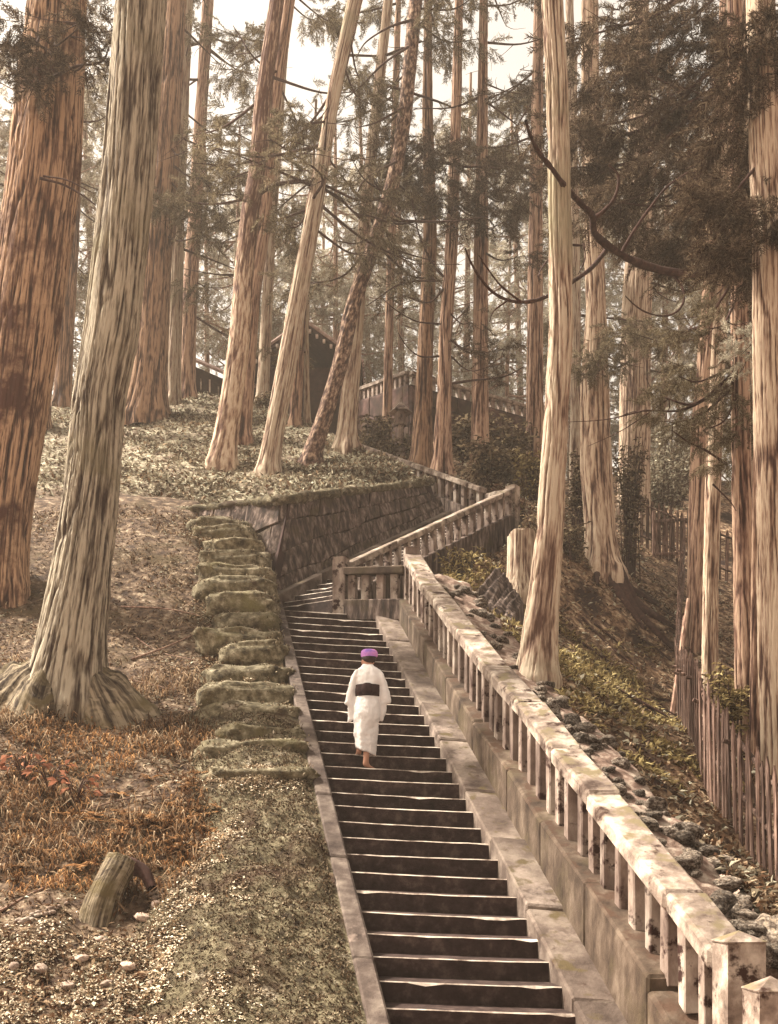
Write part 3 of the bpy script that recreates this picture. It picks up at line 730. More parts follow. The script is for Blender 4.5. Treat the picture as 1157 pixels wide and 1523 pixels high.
# small gate in the distant fence
gt = empty('gate', onr(9.3, 36.15), 'small slatted gate set in the distant picket fence', 'gate')
gz = float(right_z(9.3, 36.15))
for i in range(9):
    V, F = lath((8.85 + i * .11, 36.05 - .02 * i, gz + .05), (8.85 + i * .11, 36.05 - .02 * i, gz + 1.35), (1, -.2, 0), .07, .03, False); mk('slat', V, F, M['wood'], gt)
for z in (.15, 1.25):
    block('crossbar', (8.75, 35.98, gz + z), (1.05, -.2, 0), (.02, .05, 0), (0, 0, .09), M['wood'], gt, .01)
for x in (8.72, 9.82):
    block('gate_post', (x, 36.0 - .2 * (x - 8.72), gz - .3), (.1, 0, 0), (0, .1, 0), (0, 0, 1.95), M['wood'], gt, .01)

# ------------------------------------------------------------------ far walls and buildings at the top of the hill
M['farstone'] = mat_noise('far_wall_stone', [(.32, (.012, .007, .006)), (.5, (.040, .024, .020)), (.7, (.12, .082, .068))], 3, bump=.8, rand=.35, over=((.05, .045, .022), .9, .52, .66))
def far_wall(label, A, B, zA, zB, zbot, balu=True):
    A, B = np.asarray(A, float), np.asarray(B, float); d = (B - A) / np.linalg.norm(B - A); Ln = np.linalg.norm(B - A); n_ = np.array([-d[1], d[0]])
    root = empty('terrace_wall', (A[0], A[1], zbot), label, 'wall')
    V = []
    for p, zt in ((A, zA), (B, zB)):
        for q, off in ((zbot, -.5), (zt - .5, 0)):
            V += [(p[0], p[1] + off, q), (p[0], p[1] + .8, q)]
    mk('face', V, [[0, 4, 6, 2], [2, 6, 7, 3], [1, 3, 7, 5], [0, 2, 3, 1], [4, 5, 7, 6]], M['darkwall'], root)
    stone_face(root, [(A[0], A[1] - .5, zbot), (B[0], B[1] - .5, zbot)], [(A[0], A[1] - .03, zA - .55), (B[0], B[1] - .03, zB - .55)], .75, 9, M['farstone'], .06)
    def C(s0, s1, w0, w1, t0, t1):
        out = []
        for c in range(8):
            s = s1 if c & 1 else s0; p = A + d * s + n_ * (w1 if c & 2 else w0); zc = zA + (zB - zA) * s / Ln
            out.append((p[0], p[1] + .15, zc + (t1 if c & 4 else t0)))
        return out
    e = np.linspace(0, Ln, max(2, round(Ln / 1.8)) + 1)
    for s0, s1 in zip(e[:-1], e[1:]):
        Vv, Ff, _ = chamfer(C(s0, s1 - .01, -.14, .14, -.13, 0), .02, .004); mk('cap_stone', Vv, Ff, M['cap'], root)
    s = .2
    while s < Ln:
        Vv, Ff, _ = chamfer(C(s - .09, s + .09, -.07, .07, -.52, -.11), .01, .004); mk('baluster', Vv, Ff, M['baluster'], root); s += .38
    return root
far_wall('far dark terrace wall with a pale balustrade running right above the shrubs', (.74, 38), (6.2, 41.5), 18.3, 18.25, 11.0)
far_wall('far dark terrace wall with a pale balustrade beside the tiled roof', (-2.0, 43.5), (.70, 38.05), 19.75, 18.35, 11.0)

M['tile'] = mat_noise('roof_tile', [(.3, (.10, .07, .06)), (.5, (.26, .20, .17)), (.75, (.45, .38, .33))], 5, bump=.3)
M['timber'] = mat_noise('dark_timber', [(.3, (.014, .007, .006)), (.55, (.035, .02, .016)), (.8, (.075, .048, .04))], 6, bump=.3)
M['plaster'] = mat_noise('pale_board', [(.3, (.35, .29, .25)), (.7, (.62, .55, .47))], 4, bump=.2)
hs_ = empty('gatehouse', (-3.1, 44, 15.8), 'dark timber gatehouse with a tiled gable roof behind the leaning trees', 'building')
bx0, bx1, by0, by1, bz0, bz1 = -4.9, -1.7, 43.0, 46.0, 15.5, 20.6
V = frame_corners((bx0, by0, bz0), (bx1 - bx0, 0, 0), (0, by1 - by0, 0), (0, 0, bz1 - bz0))
Vc, Fc, _ = chamfer(V, .03); mk('wall', Vc, Fc, M['timber'], hs_)
rx = (bx0 + bx1) / 2; rz = 22.15
for s in (-1, 1):
    ex = rx + s * 2.25; ez = 20.55
    Vr = frame_corners((rx, by0 - .6, rz - .2), (ex - rx, 0, ez - rz), (0, by1 - by0 + 1.2, 0), (0, 0, .2))
    Vc, Fc, _ = chamfer(Vr, .03); ro = mk('roof', Vc, Fc, M['timber'], hs_)
    y = by0 - .55
    while y < by1 + .55:                                  # rows of round tiles running down the slope
        Vt, Ft = tube([(rx + (ex - rx) * t, y, rz + (ez - rz) * t + .03) for t in np.linspace(.02, 1.02, 5)], .085, 6); o = mk('tile_row', Vt, Ft, M['tile'], ro, True); y += .27
    for i in range(8):
        t = .1 + .85 * i / 7
        block('rafter_end', (rx + (ex - rx) * t - .05, by0 - .72, rz + (ez - rz) * t - .34), (.10, 0, 0), (0, .14, 0), (0, 0, .12), M['plaster'], ro, .01)
Vt, Ft = tube([(rx, by0 - .65, rz + .06), (rx, by1 + .65, rz + .06)], .17, 8); mk('ridge', Vt, Ft, M['tile'], hs_, True)
for x in (bx0 + .1, rx - .1, bx1 - .3):
    block('pillar', (x, by0 - .12, bz0), (.2, 0, 0), (0, .1, 0), (0, 0, bz1 - bz0), M['timber'], hs_, .015)

wf = empty('roofed_wall', (-8.2, 43, 18.4), 'dark roofed wooden wall with pale slats at the hilltop', 'wall')
A, B = np.array([-8.6, 42.6, 21.15]), np.array([-5.0, 44.0, 20.1]); d = (B - A)
block('panel', A - [0, 0, 3.0], d, (0, .12, 0), (0, 0, 2.75), M['timber'], wf, .02)
Vr = frame_corners(A + [0, -.45, -.25], d, (0, .5, .28), (0, 0, .10)); Vc, Fc, _ = chamfer(Vr, .02); mk('roof', Vc, Fc, M['tile'], wf)
for i in range(11):
    p = A + d * (i + .5) / 11 + [0, -.07, -1.05 - .12 * (i % 2)]
    block('slat', p, (.06, 0, 0), (0, .06, 0), (0, 0, .50), M['plaster'] if i % 2 == 0 else M['cap'], wf, .006)

# a stone lantern behind the shrubs
sl_ = empty('stone_lantern', (-3.2, 33.0, 13.9), 'small stone lantern half hidden behind the third flight', 'lantern')
lx, ly, lz = P(596, 640, 33.5)
lz0 = float(right_z(lx, ly))
sl_.location = (lx, ly, lz0)
for nm, z0, z1, r0, r1, n in (('base', -.3, .15, .28, .24, 6), ('shaft', .15, .85, .12, .10, 8), ('light_box', .85, 1.25, .19, .19, 6), ('roof', 1.25, 1.55, .38, .05, 6), ('finial', 1.53, 1.68, .06, .02, 6)):
    Vt, Ft = tube([(lx, ly, lz0 + z0), (lx, ly, lz0 + z1)], [r0, r1], n)
    mk(nm, Vt, Ft.tolist() + [list(range(n)), list(range(n, 2 * n))], M['baluster'], sl_)
# ------------------------------------------------------------------ foliage
def spray_template(seed, pairs=13, sub=3, blade=.019):
    """flat feathery cedar spray along +X, length 1, as thin pointed blades"""
    r = np.random.default_rng(seed); V = []
    def bl(p, d, ln, wd, up):
        s = unit(np.cross(d, up)) * wd
        V.extend([p - s, p + s, p + d * ln])
    up = np.array([0, 0, 1.0])
    for i in range(pairs):
        t = .08 + .9 * i / pairs; p = np.array([t, .03 * math.sin(3 * t), -.22 * t * t])
        for sgn in (-1, 1):
            an = r.uniform(.45, .95); ln = (.42 * (1 - .55 * t)) * r.uniform(.7, 1.2)
            d = unit([math.cos(an), sgn * math.sin(an), r.uniform(-.5, .15)]); uu = unit(up + r.normal(0, .5, 3))
            bl(p, d, ln, blade * r.uniform(.7, 1.2), uu)
            for k in range(sub):
                q = p + d * ln * r.uniform(.15, .7); d2_ = unit(d + r.normal(0, .55, 3)); bl(q, d2_, ln * r.uniform(.4, .75), blade * .8, unit(up + r.normal(0, .7, 3)))
    bl(np.array([.8, 0, -.14]), unit([1, 0, -.3]), .35, blade, up)
    return np.array(V)
SPR = [spray_template(i) for i in range(6)]
SPRF = [spray_template(20 + i, 8, 2, .030) for i in range(4)]

def rot_from(d, roll):
    """rows of frames: x axis = d"""
    d = d / np.maximum(np.linalg.norm(d, axis=1, keepdims=True), 1e-9)
    up = np.tile([0, 0, 1.0], (len(d), 1)); y = np.cross(up, d); ny = np.linalg.norm(y, axis=1, keepdims=True)
    y = np.where(ny > 1e-3, y / np.maximum(ny, 1e-9), [0, 1.0, 0]); z = np.cross(d, y)
    c, s = np.cos(roll)[:, None], np.sin(roll)[:, None]
    return np.stack([d, y * c + z * s, -y * s + z * c], 2)          # columns

def add_sprays(acc, pos, dirs, size, lib=None):
    lib = lib or SPR; n = len(pos); pick = rng.integers(0, len(lib), n)
    R = rot_from(dirs, rng.normal(0, .7, n))
    for k in range(len(lib)):
        i = np.where(pick == k)[0]
        if not len(i): continue
        T = lib[k]
        V = np.einsum('nij,kj->nki', R[i], T) * size[i][:, None, None] + pos[i][:, None, :]
        V = V.reshape(-1, 3); acc.add(V, np.arange(len(V)).reshape(-1, 3))

def cluster(acc, c, r, n, size, out=None, lib=None, flat=.6, droop=.45):
    """sprays through an ellipsoid round c"""
    q = rng.normal(size=(n, 3)); q /= np.linalg.norm(q, axis=1, keepdims=True)
    q *= (rng.random((n, 1)) ** .45)
    p = np.asarray(c) + q * np.asarray([r, r, r * flat])
    d = q * [1, 1, .4] + rng.normal(0, .45, (n, 3)) + [0, 0, -droop]
    if out is not None: d = d + np.asarray(out) * .7
    add_sprays(acc, p, d, size * rng.uniform(.6, 1.3, n), lib)

# ------------------------------------------------------------------ tree trunks
def trunk_geo(cs, Y, zb, seed, nth=64, nz=110, amp=.022, flare=.5, lobes=5, ztop_extra=5.0):
    """cs: [(photo y, x, width)] from top to base at distance Y; real trunk with ridged bark and root flare"""
    r = np.random.default_rng(seed); cs = sorted(cs, key=lambda c: -c[0])
    zc = np.array([CAMZ + (CY - c[0]) * Y / FPX for c in cs]); xc = np.array([(c[1] - CX) * Y / FPX for c in cs]); rc = np.array([c[2] * Y / FPX / 2 for c in cs])
    zc[0] = min(zc[0], zb + .1)
    k = (xc[-1] - xc[-2]) / max(zc[-1] - zc[-2], .1)
    zc = np.append(zc, zc[-1] + ztop_extra); xc = np.append(xc, xc[-1] + k * ztop_extra); rc = np.append(rc, rc[-1] * .72)
    zz = zb - .5 + (zc[-1] - zb + .5) * np.linspace(0, 1, nz) ** 1.25
    X = np.interp(zz, zc, xc); R = np.interp(zz, zc, rc)
    ker = np.ones(7) / 7
    X = np.convolve(np.pad(X, 3, 'edge'), ker, 'valid'); R = np.convolve(np.pad(R, 3, 'edge'), ker, 'valid')
    if zz[0] < zc[0]:
        X[zz < zc[0]] = X[np.argmin(abs(zz - zc[0]))]
    th = np.linspace(0, 2 * math.pi, nth, endpoint=False)
    Z, TH = np.meshgrid(zz, th, indexing='ij')
    h = np.maximum(Z - zb, 0); R0 = float(np.median(R))
    lob = np.zeros_like(Z)
    for j in range(3):
        lob += (.5 + .5 * np.cos((lobes + j) * TH + r.uniform(0, 6.3) + .25 * np.sin(Z * .8))) / 3
    fl = flare * np.exp(-h / (1.0 * max(R0, .2))) * (.15 + 1.3 * lob)
    rad = R[:, None] * (1 + fl) * (1 + .03 * np.cos(2 * TH + r.uniform(0, 6)) + .025 * np.cos(3 * TH + Z * .3 + r.uniform(0, 6)))
    K = int(np.clip(2 * math.pi * R0 / .10, 9, nth // 5)); zo = r.uniform(0, 50)
    xk = TH / (2 * math.pi) * K; wob = .8 * vnoise(Z * .9 + zo, Z * 0 + zo) + .5 * np.sin(Z * .5 + zo)
    n1 = vnoise_p(xk + wob, Z * .55 + zo, K); n2_ = vnoise_p(xk * 2 + wob * 2 + .5, Z * 1.0 + zo + 9, 2 * K)
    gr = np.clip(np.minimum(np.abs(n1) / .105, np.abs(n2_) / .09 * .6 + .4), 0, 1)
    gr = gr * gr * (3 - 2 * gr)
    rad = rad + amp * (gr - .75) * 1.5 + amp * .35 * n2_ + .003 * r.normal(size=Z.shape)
    lean = .02 * (zz - zb) * r.normal()
    x = X[:, None] + rad * np.cos(TH); y = Y + lean[:, None] + rad * np.sin(TH)
    V = np.stack([x, y, Z], -1).reshape(-1, 3)
    bark = np.stack([R0 * np.cos(TH) * 1.0, R0 * np.sin(TH), Z + .12 * r.normal(size=Z.shape) * 0], -1).reshape(-1, 3)
    idx = np.arange(nz * nth).reshape(nz, nth); nx = np.roll(idx, -1, 1)
    F = np.stack([idx[:-1], nx[:-1], nx[1:], idx[1:]], -1).reshape(-1, 4)
    axis = lambda z: np.array([np.interp(z, zz, X), Y + np.interp(z, zz, lean), z])
    radius = lambda z: np.interp(z, zz, R)
    return V, F, bark, axis, radius, gr.ravel()

class Tree: pass
TREES = {}
def tree(key, label, cs, mat, Y=None, zf=None, zb=None, nth=64, nz=110, amp=.02, flare=.45, lobes=5, name='cedar_tree', extra=5.0, group=None):
    base = max(cs, key=lambda c: c[0])
    if Y is None: Y = land(base[1], base[0], zf)
    bx = (base[1] - CX) * Y / FPX
    if zb is None: zb = float(zf(bx, Y)) if zf else P(base[1], base[0], Y)[2]
    V, F, bark, axis, radius, gr = trunk_geo(cs, Y, zb, len(TREES) * 13 + 5, nth, nz, amp, flare, lobes, extra)
    t = Tree(); t.root = empty(name, (bx, Y, zb), label, 'tree', group)
    o = mk('trunk', V, F, M[mat], t.root, True)
    at = o.data.attributes.new('bark', 'FLOAT_VECTOR', 'POINT'); at.data.foreach_set('vector', bark.astype(np.float32).ravel())
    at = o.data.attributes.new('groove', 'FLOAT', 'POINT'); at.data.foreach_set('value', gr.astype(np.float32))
    t.trunk, t.axis, t.radius, t.Y, t.zb = o, axis, radius, Y, zb
    t.leaf, t.wood, t.leafmat, t.woodmat = Acc(), Acc(), 'leaf_mid', 'twig'
    TREES[key] = t; return t

def limb_to(t, target, att_dz=.6, r0=None, sag=.15, twigs=4):
    target = np.asarray(target, float); z = max(target[2] + att_dz, t.zb + 1.0); a = t.axis(z)
    L = np.linalg.norm(target - a); r0 = r0 or min(.055, .012 + .013 * L)
    d = target - a; a = a + unit(d * [1, 1, 0]) * t.radius(z) * .8
    mid = a + (target - a) * .5 + [rng.normal(0, .08 * L), 0, -sag * L + rng.normal(0, .05 * L)]
    pa = smooth_path([a, mid, target], 9)
    V, F = tube(pa, np.linspace(r0, r0 * .25, len(pa)), 5); t.wood.add(V, F)
    for _ in range(twigs):
        k = rng.integers(3, len(pa)); e = pa[k] + rng.normal(0, .28 * min(L, 2.0), 3) * [1, .7, .5] - [0, 0, .12]
        sp_ = smooth_path([pa[k], (pa[k] + e) / 2 + rng.normal(0, .05, 3), e], 5)
        V, F = tube(sp_, np.linspace(r0 * .35, r0 * .12, len(sp_)), 4); t.wood.add(V, F)
    return pa

def px_cluster(t, px, py, rpx, n, size, dY=0.0, flat=.6, limb=True, lib=None, droop=.45):
    Y = t.Y + dY; c = P(px, py, Y); r = rpx * Y / FPX
    a = t.axis(c[2]); cluster(t.leaf, c, r, n, size, unit((c - a) * [1, 1, 0]) if np.linalg.norm((c - a)[:2]) > .2 else None, lib, flat, droop)
    if limb: limb_to(t, c)

def auto_branches(t, z0, z1, n, L0, L1, size, per, dead=.25, lib=None, spread=.5):
    for _ in range(n):
        f = rng.random(); z = z0 + (z1 - z0) * f; az = rng.uniform(0, 2 * math.pi); L = rng.uniform(L0, L1)
        a = t.axis(z); e = a + np.array([math.cos(az) * L, math.sin(az) * L, rng.uniform(-.35, .15) * L])
        pa = limb_to(t, e, att_dz=z - e[2], r0=.012 + .012 * L, sag=.08, twigs=3)
        if rng.random() < dead: continue
        for s in (.55, .8, 1.0):
            p = pa[int((len(pa) - 1) * s)]
            cluster(t.leaf, p, spread * L * .42, per, size, (e - a) / L, lib, .5)

def finish(t):
    t.leaf.build('crown', M[t.leafmat], t.root)
    b = t.wood.build('branches', M[t.woodmat], t.root, True)
    if b: b['kind'] = 'stuff'

def px_branch(t, pts, w0, w1, dY0=0, dY1=0):
    """a bough traced through photo points, leaving the trunk and coming nearer or farther along its length"""
    n = len(pts); Ys = np.linspace(t.Y + dY0, t.Y + dY1, n)
    pa = smooth_path([P(x, y, Y) for (x, y), Y in zip(pts, Ys)], 4 * n)
    V, F = tube(pa, np.linspace(w0, w1, len(pa)) * t.Y / FPX / 2 * (1 + .10 * rng.normal(size=len(pa))), 7); mk('bough', V, F, M['twig'], t.root, True); return pa

allz = lambda X, Y: hill_z2(X, Y) if Y > wall_front(X) else left_z(X, Y)
# ---- left side
t = tree('T2', 'huge grey-barked cedar with spreading roots nearest the mossy wall', [(0, 208, 73), (250, 190, 76), (500, 165, 80), (595, 147, 76), (740, 136, 80), (849, 122, 89), (938, 109, 98), (1010, 100, 112), (1070, 92, 118)], 'bark_grey', zf=left_z, Y=16.0, nth=200, nz=260, amp=.030, flare=.28, lobes=5)
t = tree('T1', 'huge orange-brown cedar at the far left behind the rooted one', [(0, 80, 84), (250, 62, 104), (500, 34, 100), (750, 2, 88), (850, -8, 86), (930, -14, 96)], 'bark_orange', zf=left_z, Y=20.3, nth=180, nz=200, amp=.032, flare=.3)
t.leafmat = 'leaf_dark'
for (x, y, r, n) in ((55, 115, 42, 40), (62, 70, 30, 26), (25, 45, 40, 34), (10, 90, 34, 26), (120, 40, 30, 26), (135, 85, 26, 20), (130, 25, 34, 22)): px_cluster(t, x, y, r, n, .42, dY=-1.1)
px_branch(t, [(70, 120), (110, 100), (150, 92), (162, 72)], 5, 2, -.6, -1.0); px_branch(t, [(60, 265), (95, 275), (125, 292), (142, 305)], 4, 1.5, -.6, -1.0); px_branch(t, [(65, 262), (100, 268), (140, 288)], 3, 1, -.6, -1.0)
t = tree('T1b', 'tawny cedar trunk just behind the huge orange-brown one', [(0, 107, 30), (250, 97, 34), (450, 70, 36), (560, 62, 32), (637, 57, 30)], 'bark_orange', zf=allz, nth=72, nz=90)
t = tree('T1c', 'slim dark cedar between the two huge left trunks', [(0, 116, 20), (340, 107, 23), (480, 99, 22), (603, 92, 24)], 'bark_dark', zf=allz, nth=48, nz=80)
auto_branches(t, t.zb + 3, t.zb + 13, 9, 1.2, 2.8, .5, 9)
t = tree('T4', 'massive dark ridged cedar trunk at the top of the pale slope', [(0, 261, 32), (250, 246, 40), (400, 232, 46), (500, 226, 50), (580, 220, 56), (622, 217, 64)], 'bark_dark', zf=allz, nth=110, nz=140, amp=.035, flare=.25)
for (x, y, r, n) in ((255, 300, 40, 34), (285, 310, 38, 30), (300, 265, 36, 24), (235, 300, 24, 16), (320, 240, 40, 22), (290, 215, 30, 14), (330, 300, 36, 20), (300, 350, 34, 20)): px_cluster(t, x, y, r, n, .62, dY=-1.4)
px_branch(t, [(270, 205), (300, 217), (330, 215), (355, 225)], 3, 1.2, -.6, -1.2); px_branch(t, [(285, 295), (310, 285), (335, 270)], 3, 1, -1, -1.5)
t = tree('T5', 'narrow pale trunk close behind the massive dark one', [(0, 276, 14), (340, 263, 17), (600, 258, 20)], 'bark_pale', zf=allz, nth=48, nz=70)
t = tree('T6', 'brown cedar trunk beside the roofed hilltop wall', [(0, 306, 17), (350, 287, 21), (450, 281, 22), (590, 277, 26)], 'bark_mid', zf=allz, nth=56, nz=80)
auto_branches(t, t.zb + 3, t.zb + 16, 16, 1.5, 3.4, .62, 10)
t = tree('T7', 'pale scaly trunk with a dark upper stem and one arching bough', [(0, 408, 22), (150, 388, 25), (250, 382, 25), (300, 372, 28), (400, 362, 29), (500, 356, 31), (600, 343, 34), (650, 335, 37), (692, 328, 42)], 'bark_pine', zf=allz, nth=84, nz=130, amp=.014, flare=.35)
gv = np.empty(len(t.trunk.data.vertices), np.float32); t.trunk.data.attributes['groove'].data.foreach_get('value', gv)
zv = np.empty(len(gv) * 3, np.float32); t.trunk.data.vertices.foreach_get('co', zv); zv = zv[2::3]          # old dark bark clings to the upper stem
dk = sstep(P(0, 430, t.Y)[2], P(0, 340, t.Y)[2], zv + .5 * rng.normal(size=len(zv)))
t.trunk.data.attributes['groove'].data.foreach_set('value', (gv - .95 * dk).astype(np.float32))
px_branch(t, [(388, 287), (410, 275), (440, 270), (462, 271), (480, 280), (510, 300), (530, 318), (552, 322), (575, 330)], 6.5, 2, -.2, -1.2)
px_branch(t, [(480, 280), (505, 295), (535, 325)], 4, 3, -.8, -1.0)
px_branch(t, [(365, 300), (345, 290), (322, 290)], 2.5, 1, -.2, -1.0)
for (x, y, r, n) in ((470, 255, 30, 12), (520, 290, 28, 12), (560, 330, 26, 10), (440, 250, 26, 10), (345, 270, 30, 12)): px_cluster(t, x, y, r, n, .5, dY=-.9, limb=False)
t = tree('T8', 'tall straight-grained trunk leaning behind the pale scaly one', [(0, 432, 18), (150, 411, 17), (350, 391, 21), (450, 375, 24), (559, 366, 26), (657, 359, 28)], 'bark_mid', zf=allz, nth=64, nz=110)
auto_branches(t, t.zb + 8, t.zb + 14, 5, 1.2, 2.4, .55, 9)
t = tree('T9', 'thin pale trunk between the scaly trunk and the gatehouse roof', [(0, 428, 11), (350, 403, 14), (480, 396, 16), (597, 390, 18)], 'bark_pale', zf=allz, nth=40, nz=70)
auto_branches(t, t.zb + 4, t.zb + 15, 14, 1.5, 3.2, .62, 9)
t = tree('T10', 'pale smooth trunk leaning right before the gatehouse roof', [(0, 530, 17), (150, 497, 18), (276, 476, 21), (450, 443, 26), (559, 424, 28), (640, 408, 28), (702, 398, 32)], 'bark_pale', zf=allz, nth=72, nz=120, amp=.014)
auto_branches(t, t.zb + 6.5, t.zb + 14, 9, 1.3, 2.8, .5, 9)
t = tree('T10b', 'brown trunk leaning close behind the pale smooth one', [(150, 500, 12), (310, 461, 14), (450, 449, 15), (632, 438, 18)], 'bark_mid', zf=allz, nth=40, nz=70)
t = tree('T13', 'slender sapling stem standing before the gatehouse', [(380, 460, 5), (500, 455, 7), (629, 457, 10)], 'bark_pale', zf=allz, nth=24, nz=50, amp=.006, name='sapling')
auto_branches(t, t.zb + 2, t.zb + 6, 6, .6, 1.5, .4, 5)
t = tree('T11', 'dark scaly trunk leaning strongly right on the pale slope', [(0, 617, 20), (150, 603, 21), (250, 587, 22), (351, 557, 22), (450, 523, 23), (541, 505, 24), (613, 484, 25), (684, 460, 30)], 'bark_scaly', Y=land(460, 690, allz), zf=allz, nth=72, nz=130, amp=.014)
auto_branches(t, t.zb + 6.5, t.zb + 14, 9, 1.2, 2.6, .5, 9)
for pts in ([(600, 160), (560, 182), (530, 190)], [(607, 70), (570, 95), (535, 130), (515, 145)], [(612, 30), (580, 40), (545, 62), (530, 85)], [(560, 350), (530, 362), (500, 358)], [(590, 240), (545, 265), (530, 290)]): px_branch(t, pts, 4, 1.2, 0, -.8)
t = tree('T12', 'pale straight trunk with a split mossy foot at the slope edge', [(0, 577, 14), (100, 566, 15), (330, 542, 18), (450, 533, 20), (559, 523, 25), (640, 516, 29), (676, 514, 35)], 'bark_pale', Y=land(514, 668, allz), zf=allz, nth=72, nz=110, amp=.016, flare=.5)
# ---- behind the third flight
RZ = right_z
t = tree('T14', 'thin brown trunk before the far pale balustrade', [(0, 592, 8), (300, 584, 11), (480, 579, 12), (660, 575, 14)], 'bark_mid', Y=37.5, zf=RZ, nth=40, nz=70)
auto_branches(t, t.zb + 4, t.zb + 17, 14, 1.2, 2.8, .6, 9)
t = tree('T15', 'thick dark trunk behind the balustrade of the third flight', [(0, 637, 11), (150, 636, 15), (350, 640, 20), (480, 634, 22), (590, 630, 25), (692, 626, 34)], 'bark_dark', Y=32.0, zf=RZ, nth=72, nz=110)
t.leafmat = 'leaf_dark'
for (x, y, r, n) in ((590, 215, 30, 26), (618, 235, 34, 34), (650, 215, 30, 26), (640, 285, 34, 26), (600, 290, 30, 22), (600, 250, 34, 24), (560, 225, 30, 16), (665, 245, 30, 22)): px_cluster(t, x, y, r, n, .55, dY=-1.0)
px_branch(t, [(640, 240), (660, 242), (690, 248), (720, 248), (745, 252)], 5, 2, -.5, -1.2)
t = tree('T16', 'reddish trunk between two dark ones behind the third balustrade', [(0, 684, 12), (150, 680, 15), (350, 673, 18), (480, 664, 19), (590, 661, 21), (702, 657, 30)], 'bark_mid', Y=31.2, zf=RZ, nth=72, nz=110)
t.leafmat = 'leaf_dark'
px_branch(t, [(660, 412), (645, 395), (632, 370), (622, 345), (615, 310), (610, 280)], 4, 1.5, -.3, -.9)
px_branch(t, [(655, 418), (620, 418), (590, 425), (560, 445), (545, 455)], 3, 1.2, -.3, -.9)
px_branch(t, [(655, 482), (620, 478), (590, 462), (570, 445)], 3, 1, -.3, -1); px_branch(t, [(653, 530), (625, 530), (605, 515), (592, 495)], 3, 1, -.3, -1)
px_branch(t, [(672, 570), (710, 565), (750, 560), (780, 545)], 4, 1.2, -.4, -1.0)
for (x, y, r, n) in ((690, 240, 28, 26), (700, 300, 34, 34), (680, 330, 28, 18), (735, 300, 30, 26), (725, 270, 34, 24), (660, 300, 24, 16)): px_cluster(t, x, y, r, n, .5, dY=-1.0)
for (x, y, r, n) in ((730, 545, 38, 14), (700, 520, 34, 12), (750, 520, 34, 10), (600, 440, 36, 12), (700, 480, 30, 10)): px_cluster(t, x, y, r, n, .5, dY=-.6)
t = tree('T17', 'dark trunk rising out of the leafy shrubs right of the stairs', [(0, 720, 12), (150, 718, 15), (350, 716, 21), (500, 715, 22), (640, 714, 27), (680, 714, 30)], 'bark_mid', Y=31.5, zf=RZ, nth=64, nz=100)
t.leafmat = 'leaf_dark'
for (x, y, r, n) in ((745, 255, 34, 34), (775, 265, 30, 24), (740, 335, 28, 24), (760, 290, 36, 26), (770, 230, 26, 12), (715, 330, 24, 14), (780, 380, 28, 14)): px_cluster(t, x, y, r, n, .5, dY=-1.0)
auto_branches(t, t.zb + 10, t.zb + 15, 6, 1.2, 2.4, .5, 9, dead=.6)
t = tree('T18', 'grey trunk half hidden behind the tall straight pale cedar', [(0, 800, 15), (300, 796, 19), (450, 795, 23), (680, 795, 28)], 'bark_mid', Y=33.0, zf=RZ, nth=64, nz=100)
auto_branches(t, t.zb + 6, t.zb + 15, 12, 1.2, 2.6, .55, 10)
# ---- right side
t = tree('T19', 'tall straight pale cedar standing at the long balustrade', [(0, 813, 30), (150, 823, 31), (350, 829, 33), (500, 832, 36), (643, 824, 36), (787, 816, 40), (883, 808, 46), (950, 801, 54), (1015, 797, 60)], 'bark_pale', Y=16.1, zf=RZ, nth=150, nz=230, amp=.018, flare=.28)
t = tree('T20', 'stout cedar with dark spreading roots on the right slope', [(0, 876, 24), (250, 878, 27), (470, 886, 30), (560, 884, 42), (691, 886, 47), (787, 893, 46), (845, 896, 54), (862, 897, 60)], 'bark_tan', Y=27.0, zf=RZ, nth=130, nz=190, amp=.02, flare=.35)
t.leafmat = 'leaf_mid'
for (x, y, r, n) in ((870, 540, 24, 34), (905, 530, 28, 36), (890, 550, 24, 26), (925, 540, 18, 14), (860, 555, 14, 10)): px_cluster(t, x, y, r, n, .34, dY=-.9)
t = tree('T20b', 'broad pale trunk standing far behind the stout rooted cedar', [(0, 948, 26), (350, 952, 38), (450, 947, 42), (660, 941, 46)], 'bark_tan', Y=40.0, zf=RZ, nth=90, nz=120)
auto_branches(t, t.zb + 5, t.zb + 18, 14, 1.8, 3.6, .7, 11)
t = tree('T20c', 'grey slender trunk seen just left of the stout rooted cedar', [(0, 846, 12), (400, 855, 15), (600, 856, 16), (760, 855, 18)], 'bark_pale', Y=36.0, zf=RZ, nth=40, nz=80)
auto_branches(t, t.zb + 5, t.zb + 17, 12, 1.4, 2.8, .6, 10)
t = tree('T21', 'slim pale trunk behind the picket fence carrying the great dark bough', [(0, 1077, 15), (250, 1072, 16), (450, 1066, 20), (667, 1058, 22), (850, 1055, 22), (1010, 1054, 24)], 'bark_tan', Y=20.5, zf=RZ, nth=80, nz=150, amp=.012)
t.leafmat = 'leaf_dark'
px_branch(t, [(1066, 410), (1030, 408), (985, 402), (940, 387), (905, 366), (884, 346), (881, 322), (866, 305), (842, 280), (820, 250), (800, 225), (788, 200), (782, 180)], 12.5, 3, -.2, -7.0)
px_branch(t, [(882, 326), (900, 312), (915, 292), (920, 262), (905, 245)], 6, 2, -3.2, -3.4)
px_branch(t, [(905, 368), (880, 398), (850, 420), (815, 440), (785, 449), (758, 447), (735, 436), (715, 415), (700, 390), (692, 370)], 6, 1.8, -2.3, -7.0)
px_branch(t, [(755, 447), (735, 462), (728, 478)], 2, 1, -5.8, -5.9); px_branch(t, [(775, 449), (745, 425), (722, 395), (712, 380)], 2.5, 1, -5.3, -5.9)
px_branch(t, [(1000, 408), (1014, 425), (1017, 447), (1006, 464), (985, 470), (960, 464), (942, 452), (930, 440)], 4, 1.5, -1.0, -1.6)
